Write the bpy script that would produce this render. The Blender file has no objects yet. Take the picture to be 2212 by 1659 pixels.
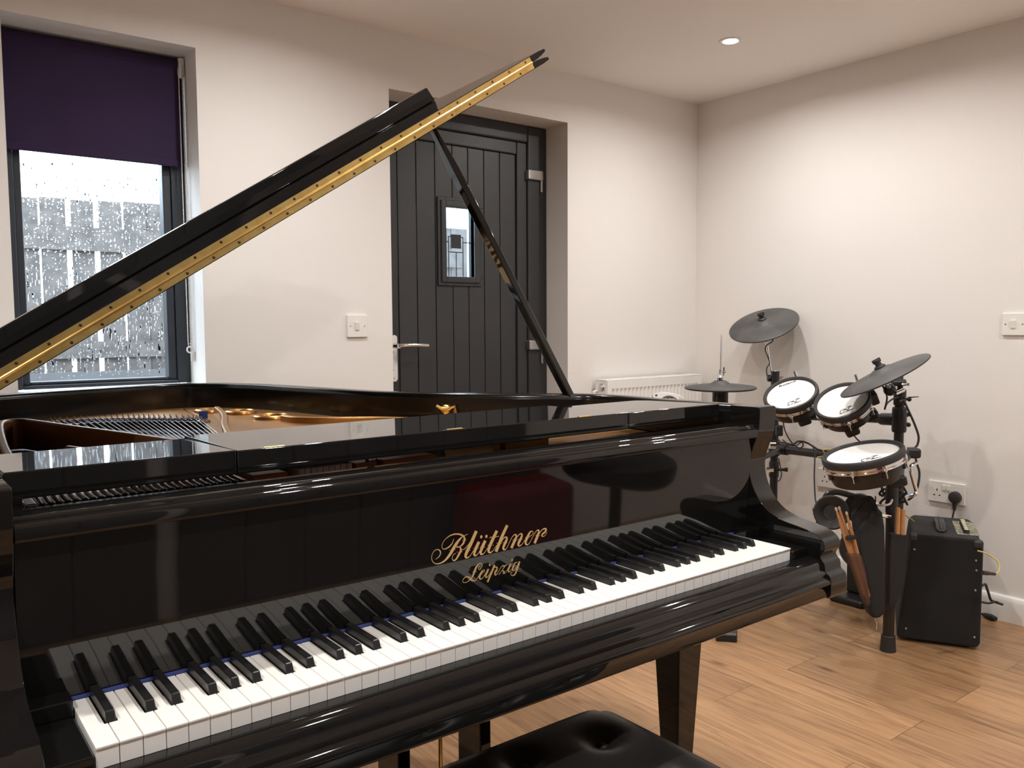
import bpy, math, random
from mathutils import Vector, Matrix
random.seed(7)
scene = bpy.context.scene
COL = scene.collection
PI = math.pi
def rad(a): return math.radians(a)

# ------------------------------------------------------------------ camera
# measured from the keyboard (52 white keys of 23.5 mm) and the walls
FPX, PW, PH = 1792.44, 2212, 1659
CAM = Vector((-0.16307, -0.91811, 1.1678))
YAW, PITCH, ROLL = 0.657597, -0.0715914, -0.0056252
_f = Vector((math.sin(YAW)*math.cos(PITCH), math.cos(YAW)*math.cos(PITCH), math.sin(PITCH)))
_r = Vector((math.cos(YAW), -math.sin(YAW), 0)); _u = _r.cross(_f)
_c, _s = math.cos(ROLL), math.sin(ROLL)
CR = _c*_r + _s*_u; CU = -_s*_r + _c*_u; CF = _f
cam_data = bpy.data.cameras.new('camera'); cam = bpy.data.objects.new('camera', cam_data); COL.objects.link(cam)
cam_data.sensor_width = 36.0; cam_data.lens = 36.0*FPX/PW; cam_data.clip_start = 0.02
M = Matrix((CR, CU, -CF)).transposed().to_4x4(); M.translation = CAM
cam.matrix_world = M
scene.camera = cam
def ray(px, py): return CR*((px-PW/2)/FPX) - CU*((py-PH/2)/FPX) + CF
def at(px, py, d): return CAM + ray(px, py)*d
def onplane(px, py, p, n):
    d = ray(px, py); n = Vector(n); return CAM + d*(n.dot(Vector(p)-CAM)/n.dot(d))

# ------------------------------------------------------------------ materials
def mat(name, col, rough=0.5, metal=0.0, coat=0.0, bump=None, var=None, ior=1.5, emit=None, spec=None, trans=0.0, sheen=0.0):
    m = bpy.data.materials.new(name); m.use_nodes = True
    nt = m.node_tree; b = nt.nodes['Principled BSDF']
    b.inputs['Base Color'].default_value = (*col, 1); b.inputs['Roughness'].default_value = rough
    b.inputs['Metallic'].default_value = metal; b.inputs['IOR'].default_value = ior
    b.inputs['Coat Weight'].default_value = coat; b.inputs['Coat Roughness'].default_value = 0.03
    if spec is not None: b.inputs['Specular IOR Level'].default_value = spec
    if trans: b.inputs['Transmission Weight'].default_value = trans
    if sheen: b.inputs['Sheen Weight'].default_value = sheen
    if emit:
        b.inputs['Emission Color'].default_value = (*emit[0], 1); b.inputs['Emission Strength'].default_value = emit[1]
    if bump or var:
        tc = nt.nodes.new('ShaderNodeTexCoord'); nz = nt.nodes.new('ShaderNodeTexNoise')
        sc = (bump or var)[0]; nz.inputs['Scale'].default_value = sc; nz.inputs['Detail'].default_value = 4
        nt.links.new(tc.outputs['Object'], nz.inputs['Vector'])
        if bump:
            bp = nt.nodes.new('ShaderNodeBump'); bp.inputs['Strength'].default_value = bump[1]; bp.inputs['Distance'].default_value = bump[2] if len(bump) > 2 else 0.002
            nt.links.new(nz.outputs['Fac'], bp.inputs['Height']); nt.links.new(bp.outputs['Normal'], b.inputs['Normal'])
        if var:
            n2 = nt.nodes.new('ShaderNodeTexNoise'); n2.inputs['Scale'].default_value = var[0]; n2.inputs['Detail'].default_value = 5
            nt.links.new(tc.outputs['Object'], n2.inputs['Vector'])
            mx = nt.nodes.new('ShaderNodeMix'); mx.data_type = 'RGBA'
            mx.inputs['A'].default_value = (*col, 1); mx.inputs['B'].default_value = (*var[1], 1)
            rp = nt.nodes.new('ShaderNodeValToRGB'); rp.color_ramp.elements[0].position = .4; rp.color_ramp.elements[1].position = .65
            nt.links.new(n2.outputs['Fac'], rp.inputs['Fac']); nt.links.new(rp.outputs['Color'], mx.inputs['Factor'])
            nt.links.new(mx.outputs['Result'], b.inputs['Base Color'])
    return m
WALL = mat('wall_paint', (.80, .768, .735), .85, bump=(180, .15, .001))
CEIL = mat('ceiling_paint', (.90, .86, .82), .9, bump=(120, .12, .001))
WHITE = mat('white_gloss_paint', (.85, .83, .80), .35)
PLASTIC = mat('white_plastic', (.82, .80, .76), .3)
RADW = mat('radiator_enamel', (.86, .84, .81), .3)
LACQ = mat('black_lacquer', (.0065, .006, .0058), .035, coat=0.0, ior=1.52)
LACQ2 = mat('black_lacquer_worn', (.008, .007, .0065), .16, ior=1.5, bump=(14, .02, .002))
SATIN = mat('satin_black', (.012, .011, .011), .38)
RUBBER = mat('black_rubber', (.024, .023, .023), .55)
CYMR = mat('grey_rubber', (.055, .053, .052), .55, var=(9, (.085, .082, .08)))
TUBE = mat('black_tube', (.014, .0135, .013), .34)
BFAB = mat('black_fabric', (.018, .0175, .017), .9, bump=(900, .5, .001))
CARPET = mat('black_carpet_cloth', (.0085, .0085, .009), .95, bump=(600, .8, .002), sheen=.06)
LEATHER = mat('black_leather', (.012, .0115, .0115), .33, bump=(350, .12, .001))
CHROME = mat('chrome', (.82, .82, .83), .08, metal=1)
STEEL = mat('brushed_steel', (.62, .60, .58), .28, metal=1)
BRASS = mat('brass', (.86, .60, .22), .30, metal=1, var=(30, (.74, .48, .16)))
BRASSD = mat('aged_brass', (.055, .032, .012), .4, metal=.6)
GILT = mat('gilt_lettering', (.72, .47, .20), .45, metal=.35)
GOLD = mat('plate_gold', (.50, .25, .075), .32, metal=.75)
GOLDD = mat('plate_bronze', (.30, .14, .05), .4, metal=.6)
IVORY = mat('white_key_top', (.86, .83, .78), .22)
IVORYF = mat('white_key_front', (.85, .83, .80), .4)
EBONY = mat('black_key', (.012, .0115, .011), .32)
BLUEFELT = mat('blue_felt', (.035, .055, .20), .95)
REDWOOD = mat('mahogany_wood', (.36, .10, .04), .35, var=(20, (.26, .07, .028)))
PINK = mat('pale_felt', (.66, .46, .43), .9)
DARKWOOD = mat('soundboard_dark', (.035, .012, .009), .5)
COPPER = mat('copper_string', (.62, .30, .16), .3, metal=1)
WIRE = mat('steel_string', (.66, .60, .57), .25, metal=1)
ANTHR = mat('anthracite_paint', (.024, .0245, .027), .42, bump=(90, .08, .001))
ANTHW = mat('anthracite_frame', (.018, .022, .030), .4)
BLIND = mat('purple_blind_fabric', (.024, .010, .046), .9, bump=(700, .3, .001))
SKIN = mat('drum_head_mesh', (.86, .84, .80), .55)
INK = mat('black_ink', (.02, .02, .02), .6)
STICK = mat('hickory', (.52, .25, .10), .45, var=(40, (.44, .20, .075)))
TIP = mat('stick_tip', (.70, .52, .32), .5)
NYLON = mat('nylon_tip', (.45, .43, .42), .4)

YEL = mat('yellow_cable', (.62, .50, .14), .5)
SILV = mat('silver_plastic', (.62, .61, .60), .35, metal=.3)
PANEL = mat('amp_control_panel', (.36, .34, .24), .5, var=(120, (.05, .05, .04)))
KNOBC = mat('knob_cap', (.62, .58, .36), .4)
WOODF = mat('weathered_fence_wood', (.115, .105, .10), .9, var=(14, (.07, .065, .062)))
DIRT = mat('gravel_ground', (.22, .205, .185), .95, var=(22, (.11, .10, .09)))
RED = mat('red_bag_fabric', (.22, .008, .014), .8)
DARKP = mat('dark_door_paint', (.10, .10, .105), .5)
WHITEINK = mat('white_ink', (.8, .8, .8), .5)

def glass(name, tint=(1, 1, 1), rough=0.0, gl=.06):
    m = bpy.data.materials.new(name); m.use_nodes = True; nt = m.node_tree; nt.nodes.clear()
    o = nt.nodes.new('ShaderNodeOutputMaterial'); t = nt.nodes.new('ShaderNodeBsdfTransparent'); t.inputs[0].default_value = (*tint, 1)
    g = nt.nodes.new('ShaderNodeBsdfGlossy'); g.inputs['Roughness'].default_value = rough
    mx = nt.nodes.new('ShaderNodeMixShader'); mx.inputs[0].default_value = gl
    nt.links.new(t.outputs[0], mx.inputs[1]); nt.links.new(g.outputs[0], mx.inputs[2]); nt.links.new(mx.outputs[0], o.inputs[0])
    return m
GLASS = glass('window_glass', (.97, .98, .98))
LGLASS = glass('leaded_glass', (.86, .92, .95), .2, .1)
def net(name, col, k):
    m = bpy.data.materials.new(name); m.use_nodes = True; nt = m.node_tree
    b = nt.nodes['Principled BSDF']; b.inputs['Base Color'].default_value = (*col, 1); b.inputs['Roughness'].default_value = .6
    t = nt.nodes.new('ShaderNodeBsdfTransparent'); mx = nt.nodes.new('ShaderNodeMixShader'); mx.inputs[0].default_value = k
    nt.links.new(t.outputs[0], mx.inputs[1]); nt.links.new(b.outputs[0], mx.inputs[2]); nt.links.new(mx.outputs[0], nt.nodes['Material Output'].inputs[0])
    return m
NETM = net('brown_mesh_pocket', (.10, .05, .035), .62)
DROP = mat('water_drop', (1, 1, 1), 0.0, trans=1.0, ior=1.33)

def floor_mat():
    m = bpy.data.materials.new('oak_laminate'); m.use_nodes = True; nt = m.node_tree; N = nt.nodes; L = nt.links
    b = N['Principled BSDF']; b.inputs['Roughness'].default_value = .36
    tc = N.new('ShaderNodeTexCoord')
    mp = N.new('ShaderNodeMapping'); mp.inputs['Rotation'].default_value = (0, 0, rad(90)); L.new(tc.outputs['Object'], mp.inputs['Vector'])
    br = N.new('ShaderNodeTexBrick'); br.offset = .37; br.inputs['Scale'].default_value = 1
    br.inputs['Brick Width'].default_value = 1.24; br.inputs['Row Height'].default_value = .19
    br.inputs['Mortar Size'].default_value = .0012; br.inputs['Mortar Smooth'].default_value = .2; br.inputs['Bias'].default_value = 0
    br.inputs['Color1'].default_value = (0, 0, 0, 1); br.inputs['Color2'].default_value = (1, 1, 1, 1); br.inputs['Mortar'].default_value = (.5, .5, .5, 1)
    L.new(mp.outputs['Vector'], br.inputs['Vector'])
    # grain stretched along the planks, shifted per plank
    ad = N.new('ShaderNodeVectorMath'); ad.operation = 'ADD'
    sc = N.new('ShaderNodeVectorMath'); sc.operation = 'SCALE'; sc.inputs['Scale'].default_value = 7.3
    L.new(br.outputs['Color'], sc.inputs[0]); L.new(mp.outputs['Vector'], ad.inputs[0]); L.new(sc.outputs['Vector'], ad.inputs[1])
    st = N.new('ShaderNodeMapping'); st.inputs['Scale'].default_value = (1.5, 24, 1); L.new(ad.outputs['Vector'], st.inputs['Vector'])
    n1 = N.new('ShaderNodeTexNoise'); n1.inputs['Scale'].default_value = 2.2; n1.inputs['Detail'].default_value = 8; n1.inputs['Roughness'].default_value = .62; n1.inputs['Distortion'].default_value = .9
    L.new(st.outputs['Vector'], n1.inputs['Vector'])
    r1 = N.new('ShaderNodeValToRGB'); e = r1.color_ramp.elements
    e[0].position = .30; e[0].color = (.235, .122, .060, 1); e[1].position = .72; e[1].color = (.49, .285, .142, 1)
    x = r1.color_ramp.elements.new(.5); x.color = (.395, .222, .110, 1)
    L.new(n1.outputs['Fac'], r1.inputs['Fac'])
    # knots
    st2 = N.new('ShaderNodeMapping'); st2.inputs['Scale'].default_value = (2.2, 6.5, 1); L.new(ad.outputs['Vector'], st2.inputs['Vector'])
    vo = N.new('ShaderNodeTexVoronoi'); vo.inputs['Scale'].default_value = 1.0; L.new(st2.outputs['Vector'], vo.inputs['Vector'])
    r2 = N.new('ShaderNodeValToRGB'); r2.color_ramp.elements[0].position = .02; r2.color_ramp.elements[0].color = (.42, .36, .34, 1); r2.color_ramp.elements[1].position = .11; r2.color_ramp.elements[1].color = (1, 1, 1, 1)
    L.new(vo.outputs['Distance'], r2.inputs['Fac'])
    # plank tone
    hs = N.new('ShaderNodeHueSaturation'); L.new(r1.outputs['Color'], hs.inputs['Color'])
    mr = N.new('ShaderNodeMapRange'); mr.inputs['To Min'].default_value = .88; mr.inputs['To Max'].default_value = 1.20; L.new(br.outputs['Color'], mr.inputs['Value']); L.new(mr.outputs['Result'], hs.inputs['Value'])
    m2 = N.new('ShaderNodeMix'); m2.data_type = 'RGBA'; m2.blend_type = 'MULTIPLY'; m2.inputs['Factor'].default_value = 1
    L.new(hs.outputs['Color'], m2.inputs['A']); L.new(r2.outputs['Color'], m2.inputs['B'])
    m3 = N.new('ShaderNodeMix'); m3.data_type = 'RGBA'; m3.inputs['B'].default_value = (.16, .08, .04, 1)
    L.new(br.outputs['Fac'], m3.inputs['Factor']); L.new(m2.outputs['Result'], m3.inputs['A']); L.new(m3.outputs['Result'], b.inputs['Base Color'])
    bp = N.new('ShaderNodeBump'); bp.inputs['Strength'].default_value = .12; bp.inputs['Distance'].default_value = .002; L.new(n1.outputs['Fac'], bp.inputs['Height']); L.new(bp.outputs['Normal'], b.inputs['Normal'])
    return m
FLOOR = floor_mat()

# ------------------------------------------------------------------ mesh building
class MB:
    def __init__(s): s.v = []; s.f = []
    def add(s, vs, fs):
        b = len(s.v); s.v += [Vector(p) for p in vs]; s.f += [tuple(b+i for i in q) for q in fs]; return s
    def box(s, a, b):
        x0, y0, z0 = [min(p, q) for p, q in zip(a, b)]; x1, y1, z1 = [max(p, q) for p, q in zip(a, b)]
        return s.add([(x0,y0,z0),(x1,y0,z0),(x1,y1,z0),(x0,y1,z0),(x0,y0,z1),(x1,y0,z1),(x1,y1,z1),(x0,y1,z1)],
                     [(0,3,2,1),(4,5,6,7),(0,1,5,4),(1,2,6,5),(2,3,7,6),(3,0,4,7)])
    def obox(s, M, sx, sy, sz):
        c = [(x,y,z) for z in (-sz/2, sz/2) for x, y in ((-sx/2,-sy/2),(sx/2,-sy/2),(sx/2,sy/2),(-sx/2,sy/2))]
        return s.add([M @ Vector(p) for p in c], [(0,3,2,1),(4,5,6,7),(0,1,5,4),(1,2,6,5),(2,3,7,6),(3,0,4,7)])
    def prism(s, poly, vec):
        n = len(poly); vec = Vector(vec); a = [Vector(p) for p in poly]
        return s.add(a + [p+vec for p in a], [tuple(range(n))[::-1], tuple(range(n, 2*n))] + [(i, (i+1) % n, (i+1) % n+n, i+n) for i in range(n)])
    def loft(s, rings, caps=True):
        n = len(rings[0]); vs = [p for r in rings for p in r]; fs = []
        for k in range(len(rings)-1):
            for i in range(n): fs.append((k*n+i, k*n+(i+1) % n, (k+1)*n+(i+1) % n, (k+1)*n+i))
        if caps: fs += [tuple(range(n))[::-1], tuple(range((len(rings)-1)*n, len(rings)*n))]
        return s.add(vs, fs)
    def tube(s, pts, r, seg=10, smooth=0, caps=True):
        pts = [Vector(p) for p in pts]
        if smooth: pts = spline(pts, smooth)
        rs = r if isinstance(r, (list, tuple)) else [r]*len(pts)
        if len(rs) != len(pts): rs = [rs[0] + (rs[-1]-rs[0])*i/(len(pts)-1) for i in range(len(pts))]
        rings = []; t0 = (pts[1]-pts[0]).normalized()
        x = t0.orthogonal().normalized()
        for i, p in enumerate(pts):
            t = (pts[min(i+1, len(pts)-1)]-pts[max(i-1, 0)]).normalized()
            x = (x - t*x.dot(t)); x = x.normalized() if x.length > 1e-6 else t.orthogonal().normalized()
            y = t.cross(x)
            rings.append([p + (x*math.cos(2*PI*k/seg)+y*math.sin(2*PI*k/seg))*rs[i] for k in range(seg)])
        return s.loft(rings, caps)
    def lathe(s, prof, M=None, seg=32, caps=True):
        M = M or Matrix.Identity(4)
        return s.loft([[M @ Vector((r*math.cos(2*PI*k/seg), r*math.sin(2*PI*k/seg), z)) for k in range(seg)] for r, z in prof], caps)
    def ring(s, R, r, M=None, seg=32, sub=10, a0=0, a1=2*PI):
        M = M or Matrix.Identity(4); full = abs(a1-a0-2*PI) < 1e-6; n = seg if full else seg+1
        rings = []
        for i in range(n):
            a = a0+(a1-a0)*i/seg
            rings.append([M @ Vector(((R+r*math.cos(2*PI*k/sub))*math.cos(a), (R+r*math.cos(2*PI*k/sub))*math.sin(a), r*math.sin(2*PI*k/sub))) for k in range(sub)])
        if full: rings.append(rings[0])
        return s.loft(rings, not full)
    def ball(s, c, r, seg=12, M=None, sq=(1, 1, 1)):
        M = M or Matrix.Translation(Vector(c)); n = max(4, seg//2)
        return s.loft([[M @ Vector((sq[0]*r*math.sin(max(PI*i/n, .02))*math.cos(2*PI*k/seg), sq[1]*r*math.sin(max(PI*i/n, .02))*math.sin(2*PI*k/seg), -sq[2]*r*math.cos(PI*i/n))) if i < n else M @ Vector((sq[0]*r*.02*math.cos(2*PI*k/seg), sq[1]*r*.02*math.sin(2*PI*k/seg), sq[2]*r)) for k in range(seg)] for i in range(n+1)])
    def build(s, name, m, parent=None, bevel=0, seg=2, smooth=35, sub=0):
        base = worldloc(parent) if parent else None
        if base is None:
            lo = [min(p[i] for p in s.v) for i in range(3)]; hi = [max(p[i] for p in s.v) for i in range(3)]
            base = Vector([(a+b)/2 for a, b in zip(lo, hi)]); base.z = lo[2]
        me = bpy.data.meshes.new(name); me.from_pydata([p-base for p in s.v], [], s.f)
        import bmesh
        bm = bmesh.new(); bm.from_mesh(me); bmesh.ops.recalc_face_normals(bm, faces=bm.faces); bm.to_mesh(me); bm.free()
        me.materials.append(m)
        if smooth: me.shade_smooth(); me.set_sharp_from_angle(angle=rad(smooth))
        o = bpy.data.objects.new(name, me); COL.objects.link(o)
        if parent: o.parent = parent
        else: o.location = base
        if bevel:
            b = o.modifiers.new('bevel', 'BEVEL'); b.width = bevel; b.segments = seg; b.limit_method = 'ANGLE'; b.angle_limit = rad(40); b.harden_normals = True
        if sub:
            b = o.modifiers.new('sub', 'SUBSURF'); b.levels = sub; b.render_levels = sub
        return o
def worldloc(o):
    v = Vector((0, 0, 0))
    while o: v += o.location; o = o.parent
    return v
def spline(pts, n=6, closed=False):
    pts = [Vector(p) for p in pts]; out = []; N = len(pts)
    for i in range(N if closed else N-1):
        p0 = pts[(i-1) % N] if closed or i > 0 else pts[i]; p1 = pts[i]; p2 = pts[(i+1) % N]
        p3 = pts[(i+2) % N] if closed or i+2 < N else p2
        for k in range(n):
            t = k/n
            out.append(.5*((2*p1)+(p2-p0)*t+(2*p0-5*p1+4*p2-p3)*t*t+(3*p1-p0-3*p2+p3)*t**3))
    if not closed: out.append(pts[-1])
    return out
def frame(P, n, xd=None):
    n = Vector(n).normalized(); xd = Vector(xd) if xd else n.orthogonal()
    x = (xd - n*xd.dot(n)).normalized(); y = n.cross(x)
    m = Matrix((x, y, n)).transposed().to_4x4(); m.translation = Vector(P); return m
def tag(o, label=None, cat=None, group=None, kind=None):
    if label: o['label'] = label
    if cat: o['category'] = cat
    if group: o['group'] = group
    if kind: o['kind'] = kind
    return o
def thing(name, loc, label, cat, group=None, kind=None):
    o = bpy.data.objects.new(name, None); COL.objects.link(o); o.location = loc; o.empty_display_size = .1
    return tag(o, label, cat, group, kind)
def strokes_mesh(mb, strokes, fn, th=.0004, n=5):
    """flat pen strokes: each stroke a list of (x, y, w); fn(x, y, h) gives the 3D point at height h over the surface"""
    for st in strokes:
        p = spline([Vector(q) for q in st], n)
        L, Rr = [], []
        for i, q in enumerate(p):
            a = p[max(i-1, 0)]; b = p[min(i+1, len(p)-1)]; d = Vector((b.x-a.x, b.y-a.y)); 
            d = d.normalized() if d.length > 1e-9 else Vector((1, 0)); nn = Vector((-d.y, d.x)); w = max(q.z, 0)/2
            L.append((q.x+nn.x*w, q.y+nn.y*w)); Rr.append((q.x-nn.x*w, q.y-nn.y*w))
        rings = [[fn(*l, 0), fn(*l, th), fn(*r, th), fn(*r, 0)] for l, r in zip(L, Rr)]
        mb.loft(rings)
def text_mesh(body, fn, size, th=.0003, shear=0, sx=1, align='CENTER', bold=0):
    cu = bpy.data.curves.new('txt', 'FONT'); cu.body = body; cu.size = 1; cu.align_x = align; cu.align_y = 'CENTER'; cu.shear = shear; cu.offset = bold; cu.extrude = .5; cu.resolution_u = 3
    o = bpy.data.objects.new('txt', cu); COL.objects.link(o); dg = bpy.context.evaluated_depsgraph_get()
    me = o.evaluated_get(dg).to_mesh(); mb = MB()
    mb.add([fn(v.co.x*size*sx, v.co.y*size, th*(v.co.z+.5)) for v in me.vertices], [tuple(p.vertices) for p in me.polygons])
    o.evaluated_get(dg).to_mesh_clear(); bpy.data.objects.remove(o); bpy.data.curves.remove(cu)
    return mb
SPOT_W, SKY, EXPO = 8.4, 7.5, 0.48
# ------------------------------------------------------------------ the room
XR, YB, XL, YF, ZC = 3.307, 1.98, -3.4, -1.55, 2.305
TH = .30
def struct(o, label, cat): return tag(o, label, cat, kind='structure')
struct(MB().box((XL-.3, YF-.3, -.1), (XR+.3, YB+TH, 0)).build('floor', FLOOR, smooth=0), 'warm oak laminate floor of wide planks running to the far wall', 'floor')
struct(MB().box((XL-.3, YF-.3, ZC), (XR+.3, YB+TH, ZC+.1)).build('ceiling', CEIL, smooth=0), 'plain pale plaster ceiling with a recessed spotlight', 'ceiling')
WX0, WX1, WZ0, WZ1 = .185, .745, .955, 2.097
DX0, DX1, DZ1 = 1.478, 2.404, 2.085
w = MB()
for a, b in (((XL-.3, 0), (WX0, ZC)), ((WX0, 0), (WX1, WZ0)), ((WX0, WZ1), (WX1, ZC)), ((WX1, 0), (DX0, ZC)), ((DX0, DZ1), (DX1, ZC)), ((DX1, 0), (XR+.3, ZC))):
    w.box((a[0], YB, a[1]), (b[0], YB+TH, b[1]))
struct(w.build('wall_back', WALL, smooth=0), 'cream painted wall with the window and the dark front door', 'wall')
struct(MB().box((XR, YF-.3, 0), (XR+.3, YB, ZC)).build('wall_right', WALL, smooth=0), 'pale painted wall behind the drum kit and amplifier', 'wall')
struct(MB().box((XL-.3, YF-.3, 0), (XL, YB, ZC)).build('wall_left', WALL, smooth=0), 'cream painted end wall on the bass side of the piano', 'wall')
struct(MB().box((XL, YF-.3, 0), (XR, YF, ZC)).build('wall_front', WALL, smooth=0), 'cream painted wall behind the piano bench', 'wall')
def skirting(name, pts, label):
    # pts: list of (x, y) of the wall line, with inward normal given
    (a, b, nrm) = pts; prof = [(0, 0), (.018, 0), (.018, .078), (.0165, .088), (.012, .096), (.004, .100), (0, .100)]
    A, B, Nn = Vector((*a, 0)), Vector((*b, 0)), Vector((*nrm, 0))
    m = MB().loft([[P + Nn*q + Vector((0, 0, z)) for q, z in prof] for P in (A, B)])
    return struct(m.build(name, WHITE, smooth=30), label, 'skirting board')
skirting('baseboard_right', ((XR, YF), (XR, YB), (-1, 0)), 'white moulded skirting board along the wall behind the amplifier')
skirting('baseboard_back', ((DX1+.02, YB), (XR-.02, YB), (0, -1)), 'white moulded skirting board under the radiator')
skirting('baseboard_back.001', ((WX1+.0, YB), (DX0-.02, YB), (0, -1)), 'white moulded skirting board between the window and the door')

# window with rain on the glass
FY = 2.145
win = thing('window_1', (0, FY, 0), 'tall dark-framed window half covered by a purple blind, rain on its glass', 'window', kind='structure')
fr = MB()
x0, x1, z0, z1 = WX0, WX1, WZ0+.012, WZ1
for a, b in (((x0, z0), (x0+.035, z1)), ((x1-.045, z0), (x1, z1)), ((x0+.035, z1-.05), (x1-.045, z1)), ((x0+.035, z0), (x1-.045, z0+.012))):
    fr.box((a[0], FY, a[1]), (b[0], FY+.07, b[1]))
fr.build('window_frame', ANTHW, win, bevel=.003)
ib = MB(); gx0, gx1, gz0, gz1 = .242, .672, .99, 2.02
for a, b in (((x0+.034, z0+.012), (gx0, z1-.05)), ((gx1, z0+.012), (x1-.044, z1-.05)), ((gx0, z0+.012), (gx1, gz0)), ((gx0, gz1), (gx1, z1-.05))):
    ib.box((a[0], FY+.012, a[1]), (b[0], FY+.06, b[1]))
ib.build('sash', ANTHW, win, bevel=.004)
MB().box((gx0-.004, FY+.032, gz0-.004), (gx1+.004, FY+.038, gz1+.004)).build('pane', GLASS, win, smooth=0)
dr = MB()
rnd = random.Random(3)
def drop(x, z, r, e):
    n = 7; c = Vector((x, FY+.039, z)); rings = []
    for t in (.04, .7, 1.0):
        a = {.04: .55, .7: .45, 1.0: 0}[t]
        rings.append([c + Vector((r*t*math.cos(2*PI*k/n), r*a, r*e*t*math.sin(2*PI*k/n))) for k in range(n)])
    dr.loft(rings)
for i in range(2300):
    x = rnd.uniform(gx0+.005, gx1-.005); z = gz0+.01+(rnd.random()**.85)*.72
    x = round(x/.012)*.012 + rnd.gauss(0, .0018) if rnd.random() < .75 else x
    if not gx0 < x < gx1: continue
    r = abs(rnd.gauss(.0013, .0007))+.0005
    drop(x, z, r, rnd.choice((1, 1.1, 1.5, 2.6)) if z > 1.35 else rnd.choice((1, 1.6, 4, 7)))
d = dr.build('raindrops', DROP, win, smooth=60); d['kind'] = 'stuff'
sl = MB().box((WX0, YB, WZ0-.02), (WX1, FY, WZ0+.001)); sl.build('window_sill', WHITE, win, bevel=.003)

# blind
bl = thing('roller_blind', (.46, 2.118, 1.70), 'dark purple roller blind pulled half way down inside the window', 'blind')
BY = 2.118
MB().box((WX0+.008, BY-.001, 1.742), (WX1-.014, BY+.001, 2.075)).build('blind_fabric', BLIND, bl, smooth=0)
MB().tube([(WX0+.006, BY+.006, 2.072), (WX1-.012, BY+.006, 2.072)], .019, 16).build('roller', BLIND, bl)
MB().box((WX0+.008, BY-.006, 1.722), (WX1-.014, BY+.006, 1.746)).build('bottom_bar', BLIND, bl, bevel=.004)
cx = WX1-.012; CY = BY-.026
MB().box((cx-.009, BY-.024, 2.035), (cx+.008, BY+.012, 2.09)).tube([(cx-.004, CY, 2.065), (cx-.006, CY, 2.02)], .0075, 8).build('bracket', PLASTIC, bl, bevel=.003)
ch = MB(); 
for s_ in (-.0065, .0065):
    ch.tube([(cx-.006+s_, CY, 2.03), (cx-.004+s_*.9, CY, 1.10)], .0009, 5)
    for i in range(155): ch.ball((cx-.006+.002*i/155+s_, CY, 2.03-.006*i), .0023, 6)
ch.ring(.0075, .001, frame((cx-.003, CY, 1.10), (0, 1, 0)), 14, 5)
ch.build('pull_chain', PLASTIC, bl)
MB().ring(.011, .003, frame((cx-.004, CY, 1.086), (0, 1, 0)), 18, 8).box((cx-.002, CY-.004, 1.045), (cx+.012, CY+.006, 1.078)).build('chain_tidy', PLASTIC, bl, bevel=.001)

# front door
DY = 2.128
door = thing('door_1', (1.9, DY, 0), 'anthracite plank-style front door with a small leaded window and steel hinges', 'door', kind='structure')
dfm = MB(); ix0, ix1, iz = 1.555, 2.233, 1.948
for a, b in (((DX0, 0), (ix0, DZ1)), ((ix1+.058, 0), (DX1, DZ1)), ((ix0, iz+.058), (ix1+.058, DZ1))): dfm.box((a[0], DY, a[1]), (b[0], DY+.08, b[1]))
dfm.build('door_frame', ANTHR, door, bevel=.008, seg=3)
d2 = MB()
for a, b in (((ix1, 0), (ix1+.0585, iz+.0585)), ((ix0, iz), (ix1, iz+.0585))): d2.box((a[0], DY+.010, a[1]), (b[0], DY+.08, b[1]))
d2.build('door_stile', ANTHR, door, bevel=.006)
lf = MB(); gx = [1.50, 1.607, 1.699, 1.793, 1.882, 1.966, 2.053, 2.142, ix1]; wx0, wx1, wz0, wz1 = 1.838, 1.992, 1.378, 1.682
for a, b in zip(gx, gx[1:]):
    segs = [(0.004, iz)]
    lo, hi = max(a, wx0), min(b, wx1)
    if lo < hi-.001:
        lf.box((a+.0014, DY+.022, .004), (b-.0014, DY+.06, wz0-.005)); lf.box((a+.0014, DY+.022, wz1+.005), (b-.0014, DY+.06, iz))
        if a < wx0-.002: lf.box((a+.0014, DY+.022, wz0-.005), (wx0, DY+.06, wz1+.005))
        if b > wx1+.002: lf.box((wx1, DY+.022, wz0-.005), (b-.0014, DY+.06, wz1+.005))
    else: lf.box((a+.0014, DY+.022, .004), (b-.0014, DY+.06, iz))
lf.box((1.50, DY+.026, .004), (wx0-.002, DY+.056, iz)).box((wx1+.002, DY+.026, .004), (ix1, DY+.056, iz)).box((1.6, DY+.026, .004), (ix1, DY+.056, wz0-.006)).box((1.6, DY+.026, wz1+.006), (ix1, DY+.056, iz))
lf.build('door_leaf', ANTHR, door, bevel=.0025)
wf = MB(); o0, o1, p0, p1 = 1.80, 2.03, 1.338, 1.722
for k, (ins, yy) in enumerate(((0, .012), (.014, .004), (.026, .010))):
    for a, b in (((o0+ins, p0+ins), (wx0+.002, p1-ins)), ((wx1-.002, p0+ins), (o1-ins, p1-ins)), ((wx0, p0+ins), (wx1, wz0+.002)), ((wx0, wz1-.002), (wx1, p1-ins))):
        wf.box((a[0], DY+yy, a[1]), (b[0], DY+.04, b[1]))
wfo = wf.build('window_surround', ANTHR, door, bevel=.004)
MB().box((wx0-.003, DY+.036, wz0-.003), (wx1+.003, DY+.041, wz1+.003)).build('door_glass', LGLASS, wfo, smooth=0)
ld = MB(); gy = DY+.034
def came(x_, z_, X_, Z_, r=.0022): ld.tube([(x_, gy, z_), (X_, gy, Z_)], r, 6)
mx = 1.902
for x_ in (1.868, 1.944): came(x_, wz0, x_, 1.555)
came(1.908, wz0, 1.908, 1.488); came(1.868, 1.488, 1.944, 1.488); came(1.868, 1.555, 1.944, 1.555); came(wx0, 1.532, 1.868, 1.532); came(1.944, 1.532, wx1, 1.532)
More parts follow.
